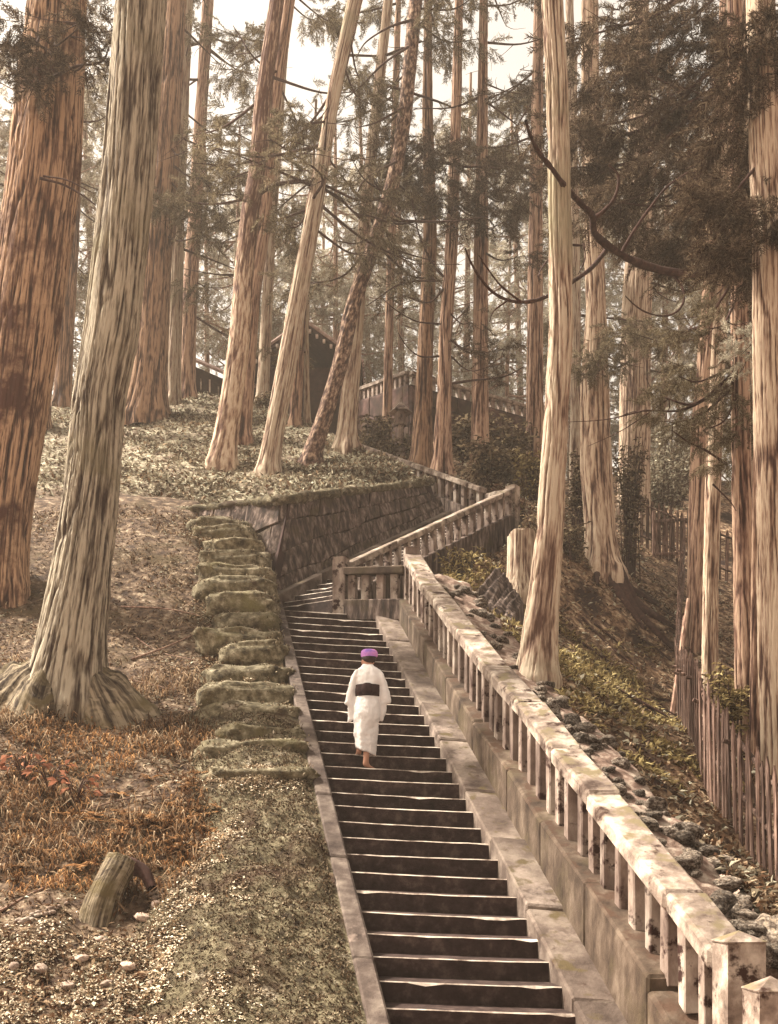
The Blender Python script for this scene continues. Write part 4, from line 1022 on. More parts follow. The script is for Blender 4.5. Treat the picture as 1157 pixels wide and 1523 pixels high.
px_branch(t, [(925, 375), (945, 340), (970, 305), (992, 278), (1025, 255)], 5, 2, -2.3, -2.6)
px_branch(t, [(865, 365), (835, 365), (820, 380), (805, 400), (800, 412)], 3, 1.2, -3.0, -4.9); px_branch(t, [(868, 362), (870, 385), (860, 408)], 2.5, 1, -3.0, -3.2)
for (x, y, r, n) in ((870, 330, 28, 12), (850, 250, 34, 30), (900, 240, 38, 44), (940, 300, 40, 48), (900, 300, 30, 24), (960, 360, 34, 40), (1000, 380, 34, 40), (880, 190, 40, 40), (930, 200, 44, 60), (980, 250, 48, 70), (1030, 320, 48, 70), (1020, 370, 34, 44), (860, 140, 34, 28), (910, 130, 40, 44), (850, 60, 34, 24), (820, 190, 26, 14)):
    px_cluster(t, x, y, r, int(n * 1.15), .46, dY=rng.uniform(-1.2, 1.4), limb=rng.random() < .8)
for (x, y, r, n) in ((960, 140, 46, 56), (1010, 170, 48, 70), (1050, 230, 46, 70), (960, 60, 44, 46), (1010, 80, 46, 60), (1060, 130, 48, 70), (1080, 60, 46, 60), (1040, 20, 40, 44), (900, 40, 36, 30), (980, 15, 34, 30), (930, 90, 36, 34)):
    px_cluster(t, x, y, r, int(n * 1.15), .46, dY=rng.uniform(-1.0, 1.4), limb=rng.random() < .8)
t = tree('T22', 'brown trunk beyond the fence wrapped in feathery lower foliage', [(0, 1078, 18), (300, 1086, 21), (550, 1093, 25), (690, 1097, 27), (950, 1108, 34), (1040, 1112, 36)], 'bark_mid', Y=17.6, zf=RZ, nth=90, nz=140, amp=.014)
for (x, y, r, n) in ((1065, 440, 38, 40), (1050, 490, 40, 36), (1010, 500, 36, 24), (1030, 560, 40, 30), (985, 590, 34, 24), (960, 610, 28, 14), (1060, 600, 38, 34), (1085, 560, 34, 26), (1085, 640, 40, 36), (1045, 640, 30, 24), (1000, 630, 30, 16), (1110, 610, 26, 16), (1075, 690, 26, 16)): px_cluster(t, x, y, r, n, .30, dY=rng.uniform(-.9, .4), limb=rng.random() < .7)
px_branch(t, [(1090, 545), (1060, 560), (1035, 568), (1010, 560)], 4, 1.5, -.2, -.8); px_branch(t, [(1080, 690), (1050, 670), (1020, 655), (1000, 640)], 4, 1.3, -.2, -.8); px_branch(t, [(1060, 720), (1085, 745), (1095, 760)], 3, 1, -.3, -.5)
t = tree('T21d', 'dull brown trunk rising behind the slim pale one', [(0, 1066, 18), (450, 1050, 26), (667, 1038, 30), (860, 1035, 26), (940, 1034, 28)], 'bark_mid', Y=26.0, zf=RZ, nth=72, nz=110)
auto_branches(t, t.zb + 4, t.zb + 12, 16, 1.2, 2.6, .45, 12)
t = tree('T23', 'thick tawny trunk at the right end of the picket fence', [(0, 1132, 40), (450, 1143, 44), (700, 1146, 43), (950, 1150, 42), (1150, 1158, 46)], 'bark_tan', Y=15.2, zf=RZ, nth=110, nz=170, amp=.016)
t.leafmat = 'leaf_dark'
for (x, y, r, n) in ((1130, 40, 46, 60), (1120, 120, 50, 70), (1150, 180, 48, 60), (1090, 190, 48, 66), (1130, 260, 50, 76), (1090, 290, 46, 66), (1150, 330, 44, 60), (1110, 360, 46, 66), (1070, 375, 36, 40), (1140, 400, 38, 44), (1160, 60, 40, 40), (1060, 300, 40, 44)): px_cluster(t, x, y, r, int(n * 1.15), .40, dY=rng.uniform(-.6, 1.2), limb=rng.random() < .8)
TREES['T23b'] = None
t = tree('T24', 'light trunk seen between the feathery tree and the tawny one', [(0, 1100, 14), (450, 1108, 16), (650, 1112, 18), (860, 1116, 20)], 'bark_tan', Y=30.0, zf=RZ, nth=40, nz=80)
auto_branches(t, t.zb + 4, t.zb + 14, 12, 1.2, 2.6, .5, 11)
px_ = TREES['T23']
# light feathery sprays hanging across the tawny trunk
t = tree('T25', 'young cedar with pale drooping sprays before the tawny trunk', [(420, 1128, 5), (520, 1126, 7), (700, 1122, 9), (1020, 1120, 12)], 'bark_mid', Y=16.3, zf=RZ, nth=24, nz=60, amp=.004, extra=.6)
for (x, y, r, n) in ((1125, 500, 30, 30), (1150, 520, 30, 26), (1110, 530, 26, 20), (1140, 560, 26, 16), (1095, 505, 22, 12)): px_cluster(t, x, y, r, n, .26, dY=-.5)
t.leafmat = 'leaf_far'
del TREES['T23b']
for k, z0, z1, n_, per in (('T7', 8, 12, 3, 6), ('T8', 7, 13, 5, 7), ('T10', 5, 9, 5, 8), ('T11', 5, 9, 5, 8), ('T12', 5, 12, 9, 8), ('T15', 12, 17, 4, 7), ('T17', 11, 17, 4, 7), ('T5', 5, 14, 9, 8), ('T4', 9, 14, 5, 8), ('T1b', 6, 14, 6, 8), ('T10b', 6, 12, 7, 8)):
    t = TREES[k]; auto_branches(t, t.zb + z0, t.zb + z1, n_, 1.4, 3.2, .48, per, dead=.3, spread=.7)
for k in ('T18', 'T6', 'T12', 'T11', 'T5', 'T9', 'T8', 'T10', 'T14', 'T20b', 'T20c', 'T1c', 'T13', 'T24', 'T21d'):
    TREES[k].leafmat = 'leaf_mid'
for t in TREES.values(): finish(t)

# ---- background wood behind the hilltop: single trees, each with trunk, limbs and a ragged crown
BG = [(-30, 50, 1.0, 'bare lower stem'), (70, 47, .9, ''), (150, 52, 1.1, ''), (205, 49, .65, ''), (310, 56, .85, ''), (345, 50, .72, ''), (440, 52, .75, ''), (475, 58, .8, ''), (500, 49, .8, ''), (555, 56, 1.0, ''), (600, 51, .9, ''),
      (690, 55, 1.0, ''), (750, 50, .6, ''), (780, 57, 1.0, ''), (850, 52, .95, ''), (900, 56, 1.0, ''), (985, 50, .9, ''), (1010, 57, 1.0, ''), (1060, 47, .9, ''), (1120, 52, 1.0, ''), (1190, 49, 1.0, '')]
near = ['behind the far left trunks', 'left of the slim dark cedar', 'behind the huge grey cedar', 'behind the massive dark trunk', 'above the roofed hilltop wall', 'beside the pale scaly trunk', 'over the gatehouse ridge',
        'above the right gatehouse roof', 'between the gatehouse and the leaning dark trunk', 'behind the pale split-foot trunk', 'beside the thick dark trunk', 'behind the reddish trunk', 'right of the shrub-foot trunk', 'left of the tall straight cedar',
        'behind the tall straight cedar', 'behind the stout rooted cedar', 'right of the broad pale trunk', 'above the distant gate', 'behind the dull brown trunk', 'behind the tawny trunk', 'beyond the tawny trunk']
for (px, Y, sc_, _), nr in zip(BG, near):
    x = (px - CX) * Y / FPX; zb = float(hill_z(x, Y)) if px < 480 else float(right_z(np.array(x), np.array(Y)))
    zb = min(zb, 19.5) - .3
    t = Tree(); t.root = empty('cedar_tree', (x, Y, zb), 'hazy background cedar ' + nr, 'tree', 'background cedars behind the hilltop')
    H = 22 * sc_; w_ = .22 * sc_; ln = rng.normal(0, .02)
    pa = [(x + ln * h, Y, zb - .3 + h) for h in np.linspace(0, H, 12)]
    V, F = tube(pa, np.linspace(w_, w_ * .3, 12), 10); tr = mk('trunk', V, F, M['bark_mid'], t.root, True)
    at = tr.data.attributes.new('bark', 'FLOAT_VECTOR', 'POINT'); at.data.foreach_set('vector', V.astype(np.float32).ravel()); at = tr.data.attributes.new('groove', 'FLOAT', 'POINT'); at.data.foreach_set('value', np.full(len(V), .8, np.float32))
    t.axis = lambda z, x=x, Y=Y, zb=zb, ln=ln: np.array([x + ln * (z - zb), Y, z]); t.radius = lambda z: .15; t.Y, t.zb = Y, zb
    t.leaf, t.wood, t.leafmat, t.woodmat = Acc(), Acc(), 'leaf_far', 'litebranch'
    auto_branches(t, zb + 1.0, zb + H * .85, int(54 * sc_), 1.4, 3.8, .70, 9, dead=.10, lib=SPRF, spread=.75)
    finish(t)
# ------------------------------------------------------------------ shrubs
def leaf_quads(pos, dirs, ln, wd):
    """rhombic leaves: two triangles each"""
    n = len(pos); d = dirs / np.maximum(np.linalg.norm(dirs, axis=1, keepdims=True), 1e-9)
    s = np.cross(d, rng.normal(0, .5, (n, 3)) + [0, 0, 1.0]); s /= np.maximum(np.linalg.norm(s, axis=1, keepdims=True), 1e-9)
    ln = np.broadcast_to(ln, (n,))[:, None]; wd = np.broadcast_to(wd, (n,))[:, None]
    b = np.cross(s, d) * ln * .12
    V = np.stack([pos, pos + d * ln * .45 + s * wd + b, pos + d * ln - b, pos + d * ln * .45 - s * wd + b], 1).reshape(-1, 3)
    i = np.arange(n)[:, None] * 4
    return V, i + np.array([[0, 1, 2, 3]])
def shrub(label, px, py, Y, wpx, hpx, n, mat, zf, ln=.16, name='shrub', cat='shrub'):
    c = P(px, py, Y); z0 = float(zf(c[0], Y)); W = wpx * Y / FPX / 2; H = max(hpx * Y / FPX, .3)
    root = empty(name, (c[0], Y, z0), label, cat)
    lf, st = Acc(), Acc()
    k = max(6, n // 45)
    for _ in range(k):
        az = rng.uniform(0, 6.28); q = rng.random() ** .5
        tip = np.array([c[0] + math.cos(az) * W * q, Y + math.sin(az) * W * .8 * q, c[2] + H * (rng.random() * .9 - .45)])
        b = np.array([c[0] + rng.normal(0, .12), Y + rng.normal(0, .12), z0 - .1])
        pa = smooth_path([b, b * .45 + tip * .55 + [0, 0, .15 * H], tip], 6); V, F = tube(pa, np.linspace(.018, .005, len(pa)), 4); st.add(V, F)
        m = n // k
        t = rng.random(m) ** .6; base = np.array([pa[int(v * (len(pa) - 1))] for v in t]) + rng.normal(0, .5 * W / math.sqrt(k) + .05, (m, 3)) * [1, 1, .5]
        V, F = leaf_quads(base, rng.normal(0, 1, (m, 3)) * [1, 1, .35] + [0, 0, -.12], ln * rng.uniform(.6, 1.3, m), ln * .24 * rng.uniform(.7, 1.2, m)); lf.add(V, F)
    lf.build('leaves', M[mat], root); b = st.build('stems', M['twig'], root, True); b['kind'] = 'stuff'
shrub('leafy shrub under the dark trunk right of the third flight', 728, 682, 29.6, 96, 66, 1900, 'leaf_shrub', right_z, .17)
shrub('yellow-green shrub against the tall straight cedar', 790, 690, 29.0, 60, 60, 1300, 'leaf_yellow', right_z, .15)
shrub('dark bushy shrub below the far pale balustrade', 755, 640, 32.5, 80, 50, 1300, 'leaf_shrub', right_z, .18)
shrub('pale-leaved shrub beside the crest of the slope', 588, 662, 33.5, 56, 36, 700, 'leaf_shrub', right_z, .16)
shrub('low leafy shrub at the foot of the thin pale trunk', 392, 600, 37.5, 44, 30, 600, 'leaf_shrub', hill_z2, .16)
shrub('small glossy shrub growing over the cut stump', 800, 765, 23.9, 50, 34, 600, 'leaf_shrub', right_z, .12)
shrub('dark shrub filling the gap left of the stout rooted cedar', 858, 700, 28.2, 26, 110, 1100, 'leaf_shrub', right_z, .13)
shrub('shadowy shrub below the stout rooted cedar', 852, 800, 26.2, 30, 70, 900, 'leaf_shrub', right_z, .12)
shrub('tangled shrub right of the stout rooted cedar', 938, 690, 30.5, 50, 130, 1800, 'leaf_shrub', right_z, .14)
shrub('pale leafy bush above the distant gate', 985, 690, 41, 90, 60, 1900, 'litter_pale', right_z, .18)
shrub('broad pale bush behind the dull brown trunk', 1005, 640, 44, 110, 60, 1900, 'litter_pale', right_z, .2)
shrub('spreading shrub in front of the far dark terrace wall', 690, 640, 34.5, 80, 70, 1500, 'leaf_shrub', right_z, .18)
shrub('bushy shrub beside the stone lantern', 560, 640, 37.0, 60, 60, 1000, 'leaf_shrub', right_z, .18)
shrub('low plant growing behind the propped fence', 1090, 1030, 17.2, 50, 40, 500, 'leaf_yellow', right_z, .13)
shrub('leafy sprig growing by the slim trunk behind the fence', 1075, 1000, 19, 40, 40, 400, 'leaf_yellow', right_z, .12)

# ------------------------------------------------------------------ ground cover (uncountable)
def scatter(n, sampler, zf, ln, wd, mat, label, cat, tilt=.5, lift=.0, name='leaf_litter'):
    x, y = sampler(n); z = zf(x, y) + lift
    d = rng.normal(0, 1, (len(x), 3)) * [1, 1, tilt] + [0, 0, tilt * .5]
    V, F = leaf_quads(np.stack([x, y, z], 1), d, ln * rng.uniform(.4, 1.5, len(x)), wd * rng.uniform(.5, 1.4, len(x)))
    return tag(mk(name, V, F, M[mat]), label, cat, kind='stuff')
def clump(x, y, f, thr):
    return fbm(x * f, y * f) > thr
def samp_left(n):
    Y = 8.6 + 15.8 * rng.random(n * 2) ** 1.3; a = 1.0 - 9.5 * rng.random(n * 2) ** 1.4; x = a + AX * Y; k = np.where(rng.random(n * 2) < .35 + .65 * clump(x, Y, .9, -.05))[0][:n]; return x[k], Y[k]
scatter(60000, samp_left, left_z, .09, .012, 'litter_dark', 'fallen needles and dry leaves on the left bank', 'leaf litter', .5)
scatter(12000, samp_left, left_z, .06, .018, 'litter_pale', 'pale fallen leaves on the left bank', 'leaf litter', .35, .01)
def samp_hill(n):
    x = -13 + 14 * rng.random(n * 2); f, b = wall_front(x), back_edge(x); y = f + .03 + (b - f) * rng.random(n * 2) ** 1.5; k = np.where(rng.random(n * 2) < .4 + .6 * clump(x, y, .6, -.1))[0][:n]; return x[k], y[k]
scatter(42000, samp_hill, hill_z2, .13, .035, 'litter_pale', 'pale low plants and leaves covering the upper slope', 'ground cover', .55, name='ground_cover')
scatter(16000, samp_hill, hill_z2, .12, .03, 'litter_dark', 'brown fallen leaves on the upper slope', 'leaf litter', .45)
def samp_right(n):
    y = 9.2 + 34 * rng.random(n) ** 1.6; e = right_edge(y); x = e + (11 - e) * rng.random(n) ** 1.3; return x, y
scatter(42000, samp_right, right_z, .10, .024, 'litter_dark', 'brown leaves strewn over the right slope', 'leaf litter', .5)
scatter(16000, samp_right, right_z, .10, .032, 'litter_pale', 'pale fallen leaves dotted over the right slope', 'leaf litter', .4, .01)
def samp_ry(n):
    y = 14.2 + 10 * rng.random(n * 3); a = 5.15 + 4.6 * rng.random(n * 3); x = a + AX * y; k = np.where(clump(x + 2, y * 1.6, .75, .0) & (x < 5.3))[0][:n]; return x[k], y[k]
scatter(13000, samp_ry, right_z, .12, .022, 'leaf_yellow', 'yellow-green seedlings and moss on the right slope', 'ground cover', .7, .02, name='ground_cover')
def samp_moss(n):
    y = 8.5 + 6.9 * rng.random(n); a = -.9 + 2.32 * rng.random(n) ** .7; return a + AX * y, y
scatter(34000, samp_moss, lambda x, y: moss_z(x - AX * y, y), .035, .009, 'moss_tuft', 'fine moss tips covering the carpet by the steps', 'moss', 1.2, name='moss')
# moss tips on the cushioned stones
pp = []
for o in mw.children:
    co = np.empty(len(o.data.vertices) * 3, np.float32); o.data.vertices.foreach_get('co', co); co = co.reshape(-1, 3)
    zc = co[:, 2]; top = co[zc > zc.min() + .35 * (zc.max() - zc.min())]
    k = rng.integers(0, len(top), 420); pp.append(top[k] + rng.normal(0, .03, (420, 3)) * [1, 1, .25])
pp = np.vstack(pp)
V, F = leaf_quads(pp, rng.normal(0, 1, pp.shape) + [0, 0, .8], .045 * rng.uniform(.5, 1.4, len(pp)), .012)
tag(mk('moss', V, F, M['moss_tuft_pale']), 'fine moss tips on the rounded wall stones', 'moss', kind='stuff')

# long grass and needles at lower left: curved blades
def blades(n, sampler, zf, ln, mat, label):
    x, y = sampler(n); n = len(x); z = zf(x, y); az = rng.uniform(0, 6.28, n); L = ln * rng.uniform(.5, 1.4, n)
    d = np.stack([np.cos(az), np.sin(az), np.zeros(n)], 1); s = np.stack([-np.sin(az), np.cos(az), np.zeros(n)], 1) * .006
    p0 = np.stack([x, y, z - .02], 1); p1 = p0 + d * (L * .35)[:, None] + np.stack([0 * L, 0 * L, L * .55], 1); p2 = p0 + d * (L * .95)[:, None] + np.stack([0 * L, 0 * L, L * rng.uniform(.1, .6, n)], 1)
    V = np.stack([p0 - s, p0 + s, p1 + s, p1 - s, p2], 1).reshape(-1, 3); i = np.arange(n)[:, None] * 5
    F = np.vstack([i + [[0, 1, 2]], i + [[0, 2, 3]], i + [[3, 2, 4]]])
    return tag(mk('grass', V, F, M[mat]), label, 'grass', kind='stuff')
def samp_gl(n):
    y = 9.4 + 8 * rng.random(n * 3) ** 1.2; a = .3 - 5.2 * rng.random(n * 3); x = a + AX * y; k = np.where(clump(x + 9, y, .8, -.02) & (y > 10.1 + .25 * (x + 3)))[0][:n]; return x[k], y[k]
blades(8000, samp_gl, left_z, .26, 'grass_brown', 'dry straggling grass on the lower left bank')

def samp_or(n):
    y = 11.3 + 4.2 * rng.random(n * 2); px = 10 + 330 * rng.random(n * 2); x = (px - CX) * y / FPX; k = np.where(clump(x + 4, y + 2, 1.0, -.08))[0][:n]; return x[k], y[k]
blades(4500, samp_or, left_z, .15, 'fern_orange', 'orange-brown withered grass below the rooted cedar')
# ------------------------------------------------------------------ ferns and autumn plants: single things
def fern_mesh(seed, fr=8, L=.42):
    r = np.random.default_rng(seed); V, F = [], []
    for i in range(fr):
        az = 6.28 * i / fr + r.normal(0, .25); el = r.uniform(.5, 1.0); l = L * r.uniform(.7, 1.2)
        for t in np.linspace(.15, 1, 11):
            q = np.array([math.cos(az), math.sin(az), 0]) * l * t * math.cos(el * (1 - .5 * t)) + np.array([0, 0, l * (t * math.sin(el) - .55 * t * t)])
            w_ = l * .32 * (1 - t) ** .7 + .008; s = np.array([-math.sin(az), math.cos(az), 0]); f = np.array([math.cos(az), math.sin(az), -.25]) * .035
            for sg in (-1, 1):
                k = len(V); V += [q - f * .35, q + f * .5, q + s * sg * w_ + f * .6 + [0, 0, r.normal(-.01, .012)]]; F.append([k, k + 1, k + 2])
    return np.array(V), np.array(F)
FM = {}
for mname in ('fern_orange', 'leaf_yellow', 'litter_dark'):
    for s in range(3):
        V, F = fern_mesh(s); o = mk('fern_shape', V, F, M[mname]); FM[(mname, s)] = o.data; bpy.data.objects.remove(o)
def fern(px, py, sc_, mname, label, group, zf=left_z):
    Y = land(px, py, zf); x = (px - CX) * Y / FPX
    o = bpy.data.objects.new('fern', FM[(mname, random.randrange(3))]); col.objects.link(o); o.location = (x, Y, float(zf(x, Y)) - .02); o.scale = (sc_,) * 3; o.rotation_euler = (random.uniform(-.2, .2), random.uniform(-.2, .2), random.uniform(0, 6.28))
    tag(o, label, 'fern', group)
for i in range(46):
    px, py = random.uniform(10, 330), random.gauss(1225, 48)
    fern(px, py, random.uniform(.35, .75), 'fern_orange', 'small orange autumn fern among the grass below the big roots', 'orange ferns below the rooted cedar')
for i in range(26):
    px, py = random.uniform(0, 290), random.gauss(1330, 55)
    fern(px, py, random.uniform(.3, .65), 'litter_dark', 'small brown withered fern beside the mossy broken root', 'withered ferns by the broken root')
for i in range(44):
    px, py = random.uniform(860, 985), random.uniform(930, 1090)
    fern(px, py, random.uniform(.35, .7), 'leaf_yellow', 'small yellow-green fern on the slope above the picket fence', 'yellow ferns on the right slope', right_z)

# broad red-leaved plants at the roots
for i, (px, py) in enumerate(((36, 1162), (75, 1182), (112, 1200))):
    Y = land(px, py, left_z); x = (px - CX) * Y / FPX; z = float(left_z(x, Y))
    root = empty('plant', (x, Y, z), ['broad-leaved reddish plant at the foot of the big cedar roots', 'reddish plant with a drooping stem below the roots', 'low reddish plant nearest the broken root'][i], 'plant')
    st = Acc()
    for k in range(12):
        az = rng.uniform(0, 6.28); tip = np.array([x + .22 * math.cos(az), Y + .2 * math.sin(az), z + rng.uniform(.12, .34)])
        pa = smooth_path([(x, Y, z - .05), (x * .5 + tip[0] * .5, Y * .5 + tip[1] * .5, tip[2]), tip], 5); V, F = tube(pa, np.linspace(.008, .004, len(pa)), 4); st.add(V, F)
        V, F = leaf_quads(np.tile(pa[-1], (2, 1)) + rng.normal(0, .02, (2, 3)), np.array([[math.cos(az), math.sin(az), -.3]] * 2) + rng.normal(0, .35, (2, 3)), .12, .03)
        lf = mk('leaf', V, F, M['leaf_red'] if 'leaf_red' in M else M['fern_orange'], root)
    b = st.build('stems', M['twig'], root, True); b['kind'] = 'stuff'

# ------------------------------------------------------------------ stones and gravel at lower left
def on_left(px, py):
    Y = land(px, py, left_z); x = (px - CX) * Y / FPX; return np.array([x, Y, float(left_z(x, Y))])
for i, (px, py, s) in enumerate(((250, 1398, .085), (273, 1408, .075), (302, 1447, .11), (215, 1370, .10), (381, 1380, .085), (232, 1352, .07), (312, 1384, .10), (60, 1450, .08), (120, 1430, .07), (190, 1440, .08), (160, 1470, .07), (330, 1420, .07), (345, 1460, .08), (262, 1440, .06), (230, 1470, .075), (100, 1475, .08), (300, 1480, .07), (380, 1470, .08), (440, 1480, .07), (20, 1440, .06), (150, 1400, .06), (285, 1360, .06), (262, 1372, .055))):
    p = on_left(px, py); o = boulder('stone', p + [0, 0, s * .2], s, M['gravel'], None, .65)
    tag(o, 'rounded pale stone lying in the gravel below the bank', 'stone', 'stones in the gravel')
cs_ = boulder('stone', on_left(412, 1385) + [0, 0, .05], .13, M['gravel'], None, .6); cs_.scale = (.09, .24, .08); cs_.rotation_euler = (.3, 0, .55)
tag(cs_, 'long smooth tilted stone on the moss by the lower steps', 'stone')
ga = Acc(); TV = [boulder_mesh(60 + i, 1) for i in range(4)]
n = 7500
py = 1350 + 190 * rng.random(n) ** .7; px = 440 - (470 - 230 * np.clip((1430 - py) / 80, 0, 1)) * rng.random(n)
k = 0
Yg = np.array([9.38 + (1523 - v) * .0118 for v in py])           # distance along the slope at that height in the picture
for X_, Y_ in zip((px - CX) * Yg / FPX, Yg):
    if fbm(X_ * 1.1, Y_ * 1.1) < -.12: continue
    Vb, Fb = TV[k % 4]; k += 1; s = .014 + .035 * rng.random() ** 3
    an = rng.uniform(0, 6.28); c, sn = math.cos(an), math.sin(an)
    V = Vb * [s * 1.2, s, s * .6]; V = np.stack([V[:, 0] * c - V[:, 1] * sn, V[:, 0] * sn + V[:, 1] * c, V[:, 2]], 1) + [X_, Y_, float(left_z(X_, Y_)) + s * .25]
    ga.add(V, np.array(Fb))
tag(ga.build('gravel', M['gravel']), 'loose gravel at the foot of the left bank', 'gravel', kind='stuff')
# bare sandy patches: pale crumbs thinning outwards
def surf(x, y): return np.maximum(left_z(x, y), np.where(x - AX * y > -1.1, moss_z(x - AX * y, y), -9))
def patch(px, py, rx, ry, n, label, amax=.55):
    Y = land(px, py, left_z); cx_ = (px - CX) * Y / FPX
    x = cx_ + rx * rng.normal(0, .5, n); y = Y + ry * rng.normal(0, .5, n); k = (fbm(x * 2.3, y * 2.3) > -.12) & (x - AX * y < amax); x, y = x[k], y[k]
    V, F = leaf_quads(np.stack([x, y, surf(x, y) + .006], 1), rng.normal(0, 1, (len(x), 3)) * [1, 1, .25], .034 * rng.uniform(.3, 1.6, len(x)), .012 * rng.uniform(.6, 1.4, len(x)))
    tag(mk('sand_patch', V, F, M['sand_crumb']), label, 'sand', kind='stuff')
M['sand_crumb'] = mat_leaf('sand_crumbs', (.30, .23, .16), (.55, .46, .34), (.72, .64, .51), .0)
patch(150, 1470, 2.4, .8, 26000, 'pale gravelly ground at the foot of the left bank'); patch(300, 1420, .9, .8, 4500, 'pale pebbly strip between the bank and the moss')
patch(368, 1178, .62, .30, 5200, 'bare sandy patch in the moss beside the steps', 1.3); patch(322, 1280, .30, .62, 3800, 'narrow bare sandy patch above the gravel'); patch(372, 1042, .24, .2, 900, 'small pale sandy patch on the moss', 1.3); patch(345, 1108, .45, .14, 1300, 'pale sandy streak on the moss', 1.3)

def root_tube(pa, r0, r1, n=26):
    V, F = tube(pa, (r0 - r1) * (1 - np.linspace(0, 1, len(pa))) ** 1.5 + r1, n); m = len(pa); G = V.reshape(m, n, 3); c = pa[:, None, :]
    th = np.linspace(0, 2 * math.pi, n, endpoint=False)[None, :]; s = np.linspace(0, 1, m)[:, None] * np.ones((1, n)); ph = rng.uniform(0, 9)
    k = 1 + .10 * np.abs(np.sin(th * 4 + ph + 1.2 * s)) + .22 * fbm(np.cos(th) * 1.2 + s * 3 + ph, np.sin(th) * 1.2 + ph) + .012 * rng.normal(size=(m, n))
    return (c + (G - c) * k[..., None]).reshape(-1, 3), F
# mossy broken root, fallen branches, big roots
rt = empty('tree_root', on_left(165, 1330), 'mossy broken root arching out of the lower left bank', 'root')
b0 = on_left(150, 1362); yb = b0[1]
pa = np.array([P(136, 1402, yb - .12), P(150, 1352, yb + .04), P(163, 1318, yb + .18), P(176, 1292, yb + .30), P(182, 1280, yb + .35)])
V, F = root_tube(smooth_path(pa, 40), .175, .15); F = np.vstack([F, [[len(V) - 26, len(V) - 26 + k, len(V) - 25 + k, len(V) - 25 + k] for k in range(1, 25)]])
o = mk('root_body', V, F, M['bark_root'], rt, True)
bk = np.stack(np.broadcast_arrays(.2 * np.cos(np.arange(26) * 6.283 / 26)[None, :], .2 * np.sin(np.arange(26) * 6.283 / 26)[None, :], np.linspace(0, 1.2, len(V) // 26)[:, None]), -1).reshape(-1, 3)
at = o.data.attributes.new('bark', 'FLOAT_VECTOR', 'POINT'); at.data.foreach_set('vector', bk.astype(np.float32).ravel())
pa = smooth_path([P(176, 1288, yb + .34), P(198, 1290, yb + .34), P(216, 1300, yb + .30), P(226, 1322, yb + .2)], 16); V, F = root_tube(pa, .12, .05, 18); mk('root_branch', V, F, M['twig'], rt, True)
T2 = TREES['T2']
M['root'] = mat_noise('root_bark', [(.35, (.03, .018, .013)), (.5, (.15, .105, .075)), (.68, (.40, .32, .24))], 7, stretch=(1, 1, 1), bump=1.0, bscale=16, bdist=.04, rand=.1)
cx0 = T2.axis(T2.zb)[0]; n, m = 120, 40
th = np.linspace(0, 2 * math.pi, n, endpoint=False)[None, :]; rr = np.linspace(.30, 1, m)[:, None]
Rm = 1.05 + .28 * np.cos(3 * th + .6) + .22 * np.cos(5 * th + 2.1) + .14 * np.cos(8 * th + .5)
X_ = cx0 - .05 + Rm * rr * np.cos(th) * 1.08; Y_ = 16.0 + Rm * rr * np.sin(th)
ridge_ = .5 + .5 * np.cos(3 * th + .6 + 1.1 * rr) + .35 * np.cos(5 * th + 2.1 - .8 * rr) + .3 * np.cos(11 * th + 2 * rr)
Z_ = left_z(X_, Y_) + (.74 * (1 - rr) ** .85 + .30 * (1 - rr ** 2) * ridge_ * rr) - .10 * rr ** 3 + .16 * fbm(X_ * 3.1, Y_ * 3.1, 4) * np.minimum(1, (rr - .3) * 4) + .05 * np.abs(np.sin(th * 17 + 7 * fbm(X_ * 2.2, Y_ * 2.2)))
idx = np.arange(n * m).reshape(m, n); nx = np.roll(idx, -1, 1); F = np.stack([idx[:-1], nx[:-1], nx[1:], idx[1:]], -1).reshape(-1, 4)
V = np.stack(np.broadcast_arrays(X_, Y_, Z_), -1).reshape(-1, 3); o = mk('root_mass', V, F, M['bark_root'], T2.root, True)
at = o.data.attributes.new('bark', 'FLOAT_VECTOR', 'POINT'); at.data.foreach_set('vector', np.stack(np.broadcast_arrays(.55 * np.cos(th) + 0 * rr, .55 * np.sin(th) + 0 * rr, rr * 2 + 0 * th), -1).reshape(-1, 3).astype(np.float32).ravel())
for pts, r0, r1 in (([(120, 1050), (160, 1072), (188, 1068), (202, 1085)], .20, .07),):
    P3 = []
    for i, (px, py) in enumerate(pts):
        q = on_left(px, py); q[2] += (-.10, -.03, -.05, -.08)[i]; P3.append(q)
    pa = smooth_path(P3, 30); V, F = root_tube(pa, r0, r1); o = mk('root', V, F, M['bark_root'], T2.root, True)
    bk = np.stack(np.broadcast_arrays(.25 * np.cos(np.arange(26) * 6.283 / 26)[None, :], .25 * np.sin(np.arange(26) * 6.283 / 26)[None, :], np.linspace(0, 1.5, len(pa))[:, None]), -1).reshape(-1, 3)
    at = o.data.attributes.new('bark', 'FLOAT_VECTOR', 'POINT'); at.data.foreach_set('vector', bk.astype(np.float32).ravel())
for i, (a, b, r) in enumerate((((195, 985), (318, 932), .022), ((170, 1010), (260, 1030), .018), ((205, 1050), (240, 1075), .014), ((120, 1210), (250, 1185), .014), ((0, 1360), (120, 1310), .016), ((180, 905), (300, 920), .018), ((60, 1250), (150, 1215), .012), ((215, 1110), (258, 1068), .012), ((200, 950), (290, 985), .014))):
    p, q = on_left(*a), on_left(*b); mid = (p + q) / 2; mid[2] = float(left_z(mid[0], mid[1])) + .04
    V, F = tube(smooth_path([p + [0, 0, .02], mid + rng.normal(0, .04, 3) * [1, 1, .2], q + [0, 0, .03]], 9), np.linspace(r, r * .4, 9 + 1)[:len(smooth_path([p, mid, q], 9))], 6)
    tag(mk('fallen_branch', V, F, M['dead'], None, True), 'thin bleached fallen branch lying on the left bank', 'branch', 'fallen branches on the left bank')

